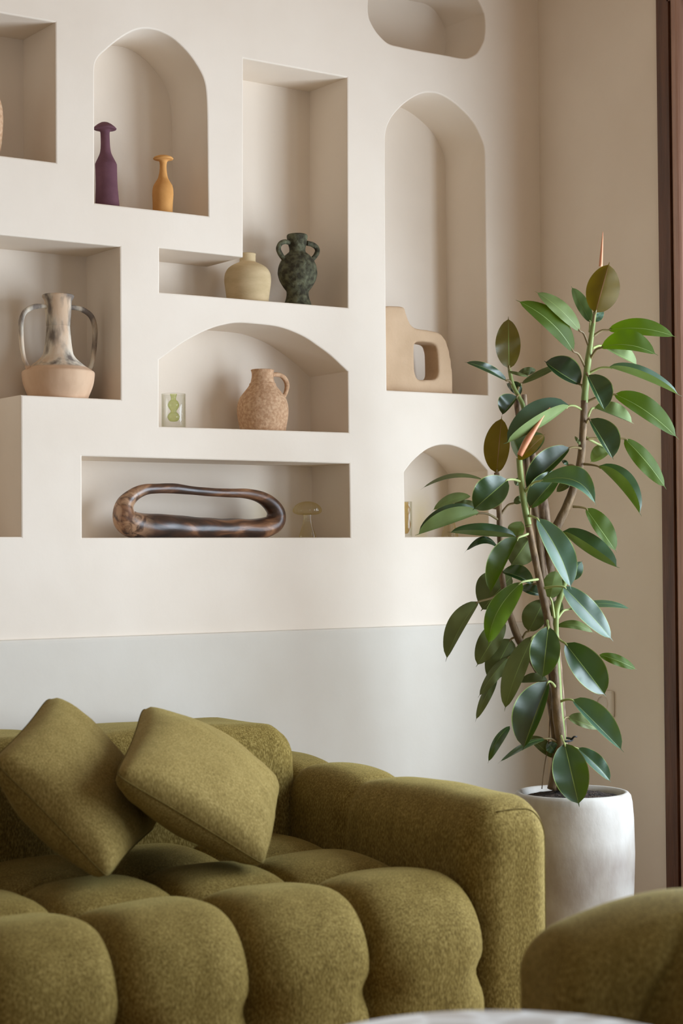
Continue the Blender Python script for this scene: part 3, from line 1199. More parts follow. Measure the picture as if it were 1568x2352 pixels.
kx_.inputs['From Max'].default_value = -0.205
nt.links.new(sxw.outputs['X'], kx_.inputs['Value'])
nk = nt.nodes.new('ShaderNodeTexNoise')
nk.inputs['Scale'].default_value = 28
nk.inputs['Detail'].default_value = 5
nk.inputs['Distortion'].default_value = 1.5
nt.links.new(tcx.outputs['Object'], nk.inputs['Vector'])
rk = nt.nodes.new('ShaderNodeValToRGB')
rk.color_ramp.elements[0].position = 0.42
rk.color_ramp.elements[1].position = 0.58
nt.links.new(nk.outputs['Fac'], rk.inputs[0])
mk = nt.nodes.new('ShaderNodeMath')
mk.operation = 'MULTIPLY'
nt.links.new(kx_.outputs[0], mk.inputs[0])
nt.links.new(rk.outputs[0], mk.inputs[1])
mw = nt.nodes.new('ShaderNodeMixRGB')
mw.inputs[2].default_value = srgb(176, 138, 106)
nt.links.new(mk.outputs[0], mw.inputs[0])
nt.links.new(rw.outputs[0], mw.inputs[1])
nt.links.new(mw.outputs[0], b.inputs['Base Color'])
b.inputs['Roughness'].default_value = 0.33
b.inputs['Specular IOR Level'].default_value = 0.6
bp = nt.nodes.new('ShaderNodeBump')
bp.inputs['Strength'].default_value = 0.35
bp.inputs['Distance'].default_value = 0.004
nt.links.new(nz.outputs['Fac'], bp.inputs['Height'])
nt.links.new(bp.outputs[0], b.inputs['Normal'])
M['burl'] = m
c5 = (160, 1030, 2.3758)
Z6 = wall_pt(500, 1234.7)[1]
YL = 0.092
loop_px = [  # x, y, vertical radius, depth radius (crop pixels)
    (350, 418, 72, 100), (296, 372, 66, 84), (300, 306, 50, 60), (345, 256, 38, 44), (410, 226, 30, 36), (480, 219, 28, 34), (560, 218, 29, 34),
    (640, 227, 25, 30), (740, 236, 23, 28), (860, 243, 24, 30), (960, 247, 27, 34), (1040, 266, 33, 44), (1094, 304, 40, 58), (1126, 354, 50, 70),
    (1110, 412, 52, 84), (1020, 440, 56, 92), (900, 442, 60, 96), (760, 440, 64, 98), (620, 436, 68, 100), (480, 430, 74, 102)]
path = []
for x, y, rv, rd in loop_px:
    p = PY(c5[0] + x / c5[2], c5[1] + y / c5[2], YL)
    kx = (p - CAM).dot(fw) / FPX / c5[2]
    path.append((p.x, p.y, p.z, rv * kx, rd * kx * 0.82))
path = [(Vector(a[:3]), a[3], a[4]) for a in smooth_path(path, 6, True)]
bm = bmesh.new()
tube(bm, path, 24, closed=True, noise_amp=0.10, noise_sc=18, flat=(0, 1, 0))
zmin = min(v.co.z for v in bm.verts)
for v in bm.verts:                                        # flat underside, resting on the shelf
    if v.co.z < Z6 + 0.0005:
        v.co.z = Z6 + 0.0005
    v.co.y = min(v.co.y, 0.184)
bx = path[0][0]
tag(obj('wooden_loop', bm, M['burl'], off=Vector((bx.x + 0.2, bx.y, Z6))), 'long burnt brown carved wooden loop with open middle, lying in the wide rectangular niche', 'sculpture')


def mushroom(cx, Y, zf, rows_cap, rows_stem, crop, label):
    p = PY(cx, crop[1] + rows_stem[0][0] / crop[2], Y)
    k = (p - CAM).dot(fw) / FPX / crop[2]
    e = empty('mushroom_vase', Vector((p.x, p.y, zf)), label, 'vase', 'glass mushroom vases')
    z = lambda y: PY(cx, crop[1] + y / crop[2], Y).z
    bm = bmesh.new()
    st = [(max(zf + 0.0005, z(y)), h * k) for y, h in rows_stem]
    lathe(bm, (p.x, p.y), [(zf, 0.0)] + [(zf, st[0][1])] + smooth_path(st, 5)[1:], 48, rib=12, ribamp=0.05)
    obj('stem', bm, M['yellow_glass'], e)
    bm = bmesh.new()
    lathe(bm, (p.x, p.y), smooth_path([(z(y), h * k) for y, h in rows_cap], 5), 60, rib=15, ribamp=0.03)
    obj('cap', bm, M['yellow_glass'], e)


mushroom(706, 0.085, wall_pt(706, 1234.5)[1], [(358, 22), (362, 45), (352, 72), (335, 78), (315, 68), (298, 45), (290, 18), (289, 6)],
         [(486, 45), (470, 42), (440, 33), (410, 26), (380, 22), (358, 22)], c5, 'yellow ribbed glass mushroom vase, right of the wooden loop')
mushroom(1033, 0.085, wall_pt(1033, 1233)[1], [(1180, 9), (1183, 18), (1178, 30), (1171, 32), (1163, 28), (1156, 18), (1152, 7), (1152, 2)],
         [(1234, 19), (1225, 17), (1210, 13), (1195, 10), (1180, 9)], (0, 0, 1), 'yellow glass mushroom vase half hidden by leaves in the small arched niche')

# sculptural clay vase with a square hole
c6 = (840, 180, 3.137)
z7 = wall_pt(960, 900)[1]
YS = 0.075
out_px = [(72, 1650), (110, 1640), (190, 1638), (278, 1641), (290, 1665), (298, 1700), (312, 1745), (340, 1788), (390, 1806), (450, 1812), (505, 1820), (550, 1840), (585, 1890),
          (605, 1960), (622, 2050), (630, 2150), (632, 2285), (72, 2285)]
hole_px = [(352, 1925), (360, 1902), (380, 1897), (430, 1898), (485, 1906), (510, 1922), (518, 1960), (524, 2050), (527, 2125), (515, 2160), (485, 2170), (430, 2171), (385, 2170),
           (366, 2155), (358, 2110), (352, 2020)]
HD = 0.036


def sc_pt(q):
    p = PY(c6[0] + q[0] / c6[2], c6[1] + q[1] / c6[2], YS - HD)
    return (p.x, max(z7, p.z))


O2 = [sc_pt(q) for q in out_px]
H2 = [sc_pt(q) for q in hole_px]
org = (O2[-2][0] * 0.5 + O2[-1][0] * 0.5, z7)
bm = bmesh.new()
sides = []
for yy in (YS - HD, YS + HD):
    vv = [bm.verts.new((q[0], yy, q[1])) for q in O2 + H2]
    for tri in tessellate_polygon([[Vector((q[0], q[1], 0)) for q in O2], [Vector((q[0], q[1], 0)) for q in H2]]):
        bm.faces.new([vv[i] for i in tri])
    sides.append(vv)
for st, n in ((0, len(O2)), (len(O2), len(H2))):
    for i in range(n):
        a_, b_ = st + i, st + (i + 1) % n
        bm.faces.new((sides[0][a_], sides[0][b_], sides[1][b_], sides[1][a_]))
bmesh.ops.recalc_face_normals(bm, faces=bm.faces[:])
me = bpy.data.meshes.new('clay_form')
bm.to_mesh(me)
bm.free()
tmp = bpy.data.objects.new('tmp_form', me)
COL.objects.link(tmp)
rm = tmp.modifiers.new('r', 'REMESH')
rm.mode = 'VOXEL'
rm.voxel_size = 0.005
sm_ = tmp.modifiers.new('s', 'SMOOTH')
sm_.factor = 0.6
sm_.iterations = 14
dg = bpy.context.evaluated_depsgraph_get()
me2 = bpy.data.meshes.new_from_object(tmp.evaluated_get(dg))
bpy.data.objects.remove(tmp)
bm = bmesh.new()
bm.from_mesh(me2)
zmn = min(v.co.z for v in bm.verts)
for v in bm.verts:
    if v.co.z < z7 + 0.02:
        v.co.z = z7 + (v.co.z - zmn) * 0.02 / (z7 + 0.02 - zmn)
so = obj('sculptural_vase', bm, M['beige_clay'], off=Vector((org[0], YS, z7)))
tag(so, 'matte beige clay vase with a spout and a square hole, in the tall arched niche', 'vase')

# ------------------------------------------------------------------ rubber plant in a concrete pot
PCX, PCY = 3.238, -0.55
T0 = (Vector((PCX, PCY, 0.5)) - CAM).dot(fw)
PR = 0.157
PZR = 0.517
M['concrete'] = noise_mat('pale_concrete', srgb(158, 148, 136), srgb(184, 178, 169), 9, 0.6, 0.3, 60, 0.38, 0.6, spec=0.35, bdist=0.003, stretch=(1, 1, 0.5))
nt = M['concrete'].node_tree
b = nt.nodes['Principled BSDF']
src = b.inputs['Base Color'].links[0].from_socket
tcx = nt.nodes.new('ShaderNodeTexCoord')
sep = nt.nodes.new('ShaderNodeSeparateXYZ')
nt.links.new(tcx.outputs['Object'], sep.inputs[0])
zr = nt.nodes.new('ShaderNodeValToRGB')             # damp band around the pot
els = zr.color_ramp.elements
els[0].position, els[0].color = 0.24, (0, 0, 0, 1)
els[1].position, els[1].color = 0.40, (0, 0, 0, 1)
for pos in (0.30, 0.34):
    els.new(pos).color = (0.6, 0.6, 0.6, 1)
nt.links.new(sep.outputs['Z'], zr.inputs[0])
nz = nt.nodes.new('ShaderNodeTexNoise')
nz.inputs['Scale'].default_value = 9
nz.inputs['Detail'].default_value = 5
mpn = nt.nodes.new('ShaderNodeMapping')
mpn.inputs['Scale'].default_value = (1.2, 1.2, 0.45)
nt.links.new(tcx.outputs['Object'], mpn.inputs[0])
nt.links.new(mpn.outputs[0], nz.inputs['Vector'])
nr = nt.nodes.new('ShaderNodeValToRGB')
nr.color_ramp.elements[0].position = 0.38
nr.color_ramp.elements[1].position = 0.66
nt.links.new(nz.outputs['Fac'], nr.inputs[0])
ml = nt.nodes.new('ShaderNodeMath')
ml.operation = 'MULTIPLY'
nt.links.new(zr.outputs[0], ml.inputs[0])
nt.links.new(nr.outputs[0], ml.inputs[1])
mx = nt.nodes.new('ShaderNodeMixRGB')
mx.inputs[2].default_value = srgb(116, 98, 86)
nt.links.new(ml.outputs[0], mx.inputs[0])
nt.links.new(src, mx.inputs[1])
nt.links.new(mx.outputs[0], b.inputs['Base Color'])
M['soil'] = noise_mat('dark_soil', srgb(38, 28, 22), srgb(92, 72, 58), 60, 0.95, 1.0, 120, 0.45, 0.75, bdist=0.02)
plant = empty('potted_rubber_plant', (PCX, PCY, 0), 'tall rubber plant with big glossy oval leaves in a round pale concrete pot', 'plant')
bm = bmesh.new()
pp = [(0.0, 0.0), (0.0, 0.115), (0.006, 0.121), (0.05, 0.132), (0.15, 0.148), (0.26, 0.158), (0.36, 0.161), (0.45, 0.159), (0.49, 0.156), (0.508, 0.152), (0.515, 0.146), (PZR, 0.141),
      (0.515, 0.136), (0.505, 0.132), (0.50, 0.131), (0.49, 0.131), (0.49, 0.0)]
lathe(bm, (PCX, PCY), pp, 72, 0.006)
pot = obj('pot', bm, M['concrete'], plant)
bm = bmesh.new()
rings = [(0.0, 0.012), (0.03, 0.012), (0.06, 0.009), (0.09, 0.004), (0.115, 0.0), (0.130, -0.003)]
for a in range(1):
    prev = None
    for r_, h_ in rings:
        if r_ == 0:
            cur = [bm.verts.new((PCX, PCY, 0.503 + h_))]
        else:
            cur = [bm.verts.new((PCX + r_ * math.cos(i * math.pi / 30), PCY + r_ * math.sin(i * math.pi / 30),
                                 0.503 + h_ + 0.006 * noise.noise(Vector((r_ * 60 * math.cos(i * math.pi / 30), r_ * 60 * math.sin(i * math.pi / 30), 2))))) for i in range(60)]
        if prev:
            for i in range(60):
                if len(prev) == 1:
                    bm.faces.new((prev[0], cur[i], cur[(i + 1) % 60]))
                else:
                    bm.faces.new((prev[i], cur[i], cur[(i + 1) % 60], prev[(i + 1) % 60]))
        prev = cur
so = obj('soil', bm, M['soil'], plant)

M['stem_green'] = noise_mat('green_stem', srgb(104, 120, 62), srgb(136, 146, 80), 40, 0.5, 0.2, 60, stretch=(1, 1, 0.3))
M['stem_brown'] = noise_mat('brown_stem', srgb(92, 72, 50), srgb(124, 100, 70), 50, 0.7, 0.4, 80, stretch=(1, 1, 0.5))
M['bark'] = noise_mat('grey_bark', srgb(92, 72, 58), srgb(166, 142, 118), 60, 0.85, 0.8, 90, stretch=(1, 1, 0.4), bdist=0.006)
M['petiole'] = noise_mat('petiole', srgb(112, 92, 58), srgb(132, 116, 72), 30, 0.5, 0)
M['petiole_light'] = noise_mat('petiole_light', srgb(146, 156, 92), srgb(164, 172, 108), 30, 0.5, 0)
M['sheath'] = noise_mat('red_sheath', srgb(196, 124, 92), srgb(214, 150, 110), 20, 0.45, 0)
M['tie'] = noise_mat('black_tie', srgb(30, 30, 32), srgb(44, 44, 46), 20, 0.5, 0)


def leaf_mat(name, top, under, trans, tf=0.3, rough=0.33):
    m, nt, b = new_mat(name)
    out = nt.nodes['Material Output']
    geo = nt.nodes.new('ShaderNodeNewGeometry')
    tc_ = nt.nodes.new('ShaderNodeTexCoord')
    nz_ = nt.nodes.new('ShaderNodeTexNoise')
    nz_.inputs['Scale'].default_value = 12
    nz_.inputs['Detail'].default_value = 4
    nt.links.new(tc_.outputs['Object'], nz_.inputs['Vector'])
    mx = nt.nodes.new('ShaderNodeMixRGB')
    mx.inputs[1].default_value = top
    mx.inputs[2].default_value = under
    nt.links.new(geo.outputs['Backfacing'], mx.inputs[0])
    hv = nt.nodes.new('ShaderNodeHueSaturation')
    mr = nt.nodes.new('ShaderNodeMapRange')
    mr.inputs['From Min'].default_value = 0.3
    mr.inputs['From Max'].default_value = 0.7
    mr.inputs['To Min'].default_value = 0.8
    mr.inputs['To Max'].default_value = 1.25
    nt.links.new(nz_.outputs['Fac'], mr.inputs['Value'])
    nt.links.new(mr.outputs[0], hv.inputs['Value'])
    nt.links.new(mx.outputs[0], hv.inputs['Color'])
    nt.links.new(hv.outputs[0], b.inputs['Base Color'])
    rg = nt.nodes.new('ShaderNodeMapRange')
    rg.inputs['To Min'].default_value = rough
    rg.inputs['To Max'].default_value = 0.55
    nt.links.new(geo.outputs['Backfacing'], rg.inputs['Value'])
    nt.links.new(rg.outputs[0], b.inputs['Roughness'])
    sg_ = nt.nodes.new('ShaderNodeMapRange')
    sg_.inputs['To Min'].default_value = 0.8
    sg_.inputs['To Max'].default_value = 0.3
    nt.links.new(geo.outputs['Backfacing'], sg_.inputs['Value'])
    nt.links.new(sg_.outputs[0], b.inputs['Specular IOR Level'])
    tr_ = nt.nodes.new('ShaderNodeBsdfTranslucent')
    tr_.inputs[0].default_value = trans
    ms = nt.nodes.new('ShaderNodeMixShader')
    ms.inputs[0].default_value = tf
    nt.links.new(b.outputs[0], ms.inputs[1])
    nt.links.new(tr_.outputs[0], ms.inputs[2])
    nt.links.new(ms.outputs[0], out.inputs[0])
    return m


LM = {
    'n': leaf_mat('leaf_green', srgb(26, 58, 20), srgb(98, 112, 60), srgb(88, 115, 10), 0.12, 0.36),
    'd': leaf_mat('leaf_dark', srgb(26, 50, 21), srgb(94, 102, 60), srgb(80, 100, 14), 0.09, 0.36),
    'g': leaf_mat('leaf_bright', srgb(42, 70, 12), srgb(60, 80, 16), srgb(104, 134, 0), 0.38, 0.38),
    'b': leaf_mat('leaf_bronze', srgb(64, 66, 16), srgb(90, 76, 24), srgb(136, 112, 0), 0.36, 0.38),
    'p': leaf_mat('leaf_pale', srgb(44, 74, 52), srgb(110, 126, 76), srgb(115, 145, 40), 0.14, 0.45),
}
VEIN = noise_mat('leaf_vein', srgb(112, 132, 66), srgb(128, 148, 78), 20, 0.45, 0)
VEIN_R = noise_mat('leaf_vein_red', srgb(120, 84, 58), srgb(136, 98, 66), 20, 0.45, 0)

# stems: (x, y, toward camera, radius in px)
STEMS = [
    ('stem', M['stem_green'], [(1366, 716, 0.0, 4), (1358, 770, 0.0, 6), (1350, 830, 0.0, 7.5), (1344, 890, 0.0, 8), (1342, 925, 0.0, 8.5)]),
    ('stem', M['stem_brown'], [(1342, 920, 0.0, 8.5), (1339, 985, 0.0, 8.5), (1334, 1050, -0.01, 9), (1322, 1105, -0.01, 9.5), (1300, 1165, -0.02, 10), (1276, 1215, -0.03, 11), (1262, 1262, -0.04, 12),
                               (1262, 1340, -0.04, 13), (1270, 1440, -0.04, 11), (1282, 1560, -0.03, 9), (1288, 1650, -0.02, 9), (1292, 1706, -0.01, 9), (1290, 1760, 0.0, 9), (1288, 1815, 0.0, 10)]),
    ('stem', M['stem_green'], [(1192, 1052, 0.05, 7), (1197, 1110, 0.05, 7), (1204, 1160, 0.05, 7.5), (1214, 1210, 0.05, 8)]),
    ('stem', M['stem_brown'], [(1213, 1205, 0.05, 8), (1226, 1270, 0.05, 8), (1242, 1350, 0.05, 8.5), (1258, 1425, 0.05, 9), (1268, 1490, 0.05, 9.5), (1273, 1560, 0.05, 10), (1279, 1640, 0.04, 11),
                               (1286, 1705, 0.03, 11), (1278, 1750, 0.02, 11), (1268, 1812, 0.01, 12)]),
    ('stem', M['stem_green'], [(1169, 845, -0.03, 4), (1176, 880, -0.03, 5), (1190, 910, -0.03, 5), (1202, 937, -0.03, 5.5), (1208, 1000, -0.03, 6)]),
    ('stem', M['stem_brown'], [(1208, 1000, -0.03, 6), (1212, 1100, -0.03, 7), (1228, 1170, -0.03, 7), (1238, 1250, -0.03, 7), (1246, 1330, -0.02, 8), (1258, 1440, -0.01, 9), (1268, 1560, 0.0, 9),
                               (1276, 1700, 0.0, 10), (1278, 1812, 0.0, 11)]),
    ('stem', M['stem_brown'], [(1140, 1085, 0.0, 6), (1145, 1150, 0.0, 6.5), (1148, 1240, 0.0, 6.5), (1154, 1335, 0.0, 7), (1170, 1410, 0.0, 8), (1192, 1470, 0.0, 9), (1230, 1530, 0.01, 9), (1262, 1600, 0.01, 10),
                               (1276, 1700, 0.01, 10), (1284, 1812, 0.01, 11)]),
    ('stem', M['stem_green'], [(1300, 1322, 0.02, 7), (1288, 1365, 0.02, 7), (1278, 1400, 0.02, 7), (1276, 1450, 0.03, 7), (1278, 1520, 0.03, 8), (1284, 1620, 0.02, 8), (1292, 1720, 0.01, 9), (1290, 1812, 0.0, 10)]),
    ('stake', M['bark'], [(1186, 916, -0.05, 8), (1200, 1010, -0.05, 8), (1216, 1110, -0.05, 8), (1240, 1250, -0.04, 9), (1262, 1400, -0.03, 9), (1290, 1812, -0.02, 9)]),
    ('stake', M['bark'], [(1203, 906, -0.06, 6), (1212, 1000, -0.06, 7), (1246, 1150, -0.055, 12), (1254, 1260, -0.055, 13), (1268, 1420, -0.05, 13), (1284, 1600, -0.04, 12), (1297, 1812, -0.03, 12)]),
]
stem_poly = []
for nm, mt, pts in STEMS:
    sp = smooth_path(pts, 5)
    bm = bmesh.new()
    tube(bm, [(PT(x, y, T0 - dz), r * T0 / FPX) for x, y, dz, r in sp], 10, noise_amp=0.10, noise_sc=60)
    obj(nm, bm, mt, plant)
    if nm == 'stem':
        stem_poly.append(sp)


def nearest_stem(x, y):
    best = None
    for sp in stem_poly:
        for q in sp:
            # leaves hang from a point slightly below or beside their base
            d = math.hypot(q[0] - x, (q[1] - (y + 14)) * 0.8)
            if best is None or d < best[0]:
                best = (d, q)
    return best


NT_ = 18
CS = [-1.0, -0.955, -0.75, -0.5, -0.25, -0.022, 0.022, 0.25, 0.5, 0.75, 0.955, 1.0]


def leaf(P0, P1, A, B, zA=-1, zB=-1, d0=0.0, d1=0.0, face='t', kind='n', bow=None, att='auto', cup=0.10):
    """A, B: the widest points of the two half blades, in the photo's pixels; zA/zB: their depth, + toward the camera"""
    k = T0 / FPX
    dx, dy = P1[0] - P0[0], P1[1] - P0[1]
    Lp = math.hypot(dx, dy)
    nx, ny = dy / Lp, -dx / Lp
    mid = bow or ((P0[0] + P1[0]) / 2, (P0[1] + P1[1]) / 2)
    # Bezier control so that the curve passes through mid at t=.5
    cxp = (2 * mid[0] - (P0[0] + P1[0]) / 2, 2 * mid[1] - (P0[1] + P1[1]) / 2)

    def mpt(t):
        x = (1 - t) ** 2 * P0[0] + 2 * t * (1 - t) * cxp[0] + t * t * P1[0]
        y = (1 - t) ** 2 * P0[1] + 2 * t * (1 - t) * cxp[1] + t * t * P1[1]
        return x, y

    def off(Q):
        # offset measured from the (curved) midrib at the same along-position
        t = ((Q[0] - P0[0]) * dx + (Q[1] - P0[1]) * dy) / (Lp * Lp)
        t = max(0.15, min(0.85, t))
        mx_, my_ = mpt(t)
        return (Q[0] - mx_) * nx + (Q[1] - my_) * ny

    a, b_ = off(A), off(B)
    vf = 0.30 if face == 't' else -0.30
    Wh = max(abs(a), abs(b_), 0.235 * Lp) * 1.02
    ga = zA * math.sqrt(max(0, Wh * Wh - a * a)) * k * 0.85
    gb = zB * math.sqrt(max(0, Wh * Wh - b_ * b_)) * k * 0.85
    if a * b_ < 0:          # both halves open: keep the blade nearly flat
        ga *= 0.45 if kind != 'p' else 0.8
        gb *= 0.45 if kind != 'p' else 0.8
        ga += vf * abs(a) * k
        gb += vf * abs(b_) * k
    bm = bmesh.new()
    grid_ = []
    rng = random.Random(int(P0[0] * 13 + P0[1] * 7))
    ph = rng.random() * 6
    for i in range(NT_ + 1):
        t = i / NT_
        if t < 0.94:
            q = t / 0.94
            w = math.sin(math.pi * min(1, q) ** 0.95) ** 0.56 if 0 < q < 1 else 0.0
        else:
            w = 0.0
        w = max(w, 0.035 if t < 0.99 else 0.012)
        x, y = mpt(t)
        dz = d0 + (d1 - d0) * t + 0.018 * math.sin(math.pi * t)
        row = []
        for s in CS:
            m_ = abs(s)
            o_, g_ = (a, ga) if s > 0 else (b_, gb)
            e2 = m_ * w
            # blades cup: the outer part curls
            curl = 1.0 - cup * m_
            px_, py_ = x + nx * o_ * e2 * (curl + cup), y + ny * o_ * e2 * (curl + cup)
            dd = dz + g_ * e2 * (0.7 + 0.3 * m_) + 0.003 * math.sin(t * 17 + ph + s * 2) * m_ * w
            row.append(bm.verts.new(PT(px_, py_, T0 - dd)))
        grid_.append(row)
    nc = len(CS)
    for i in range(NT_):
        for j in range(nc - 1):
            f = bm.faces.new((grid_[i][j], grid_[i][j + 1], grid_[i + 1][j + 1], grid_[i + 1][j]))
            if j == 5:
                f.material_index = 1
            elif j in (0, nc - 2):
                f.material_index = 1 if kind != 'b' and face == 't' else 0
    bm.normal_update()
    # choose the winding: on the A half the seen side is the upper or the lower side of the leaf
    acc = 0.0
    for f in bm.faces:
        pass
    for i in range(5, 13):
        f = [f for f in grid_[i][8].link_faces if grid_[i + 1][9] in f.verts][0]
        acc += f.normal.dot((CAM - f.calc_center_median()).normalized())
    if (acc > 0) != (face == 't'):
        bmesh.ops.reverse_faces(bm, faces=bm.faces[:])
    o = obj('leaf', bm, [LM[kind], VEIN_R if (kind == 'b' and face == 'u') else VEIN], plant, recalc=False)
    # petiole
    if att == 'auto':
        d, q = nearest_stem(*P0)
        att = (q[0], q[1], q[2]) if d < 75 else None
    if att:
        ax, ay = att[0], att[1]
        az = att[2] if len(att) > 2 else d0
        mx_ = (ax * 0.45 + P0[0] * 0.55, ay * 0.25 + P0[1] * 0.75 - 2)
        t1 = mpt(0.06)
        pts = smooth_path([(ax, ay, az, 3.4), (mx_[0], mx_[1], az * 0.4 + d0 * 0.6, 2.7), (P0[0], P0[1], d0, 2.4), (t1[0], t1[1], d0 + 0.002, 1.6)], 5)
        bm = bmesh.new()
        tube(bm, [(PT(x, y, T0 - z), r * k) for x, y, z, r in pts], 7)
        obj('petiole', bm, M['petiole_light'] if kind in 'p' or d0 > 0.05 else M['petiole'], o)
    return o


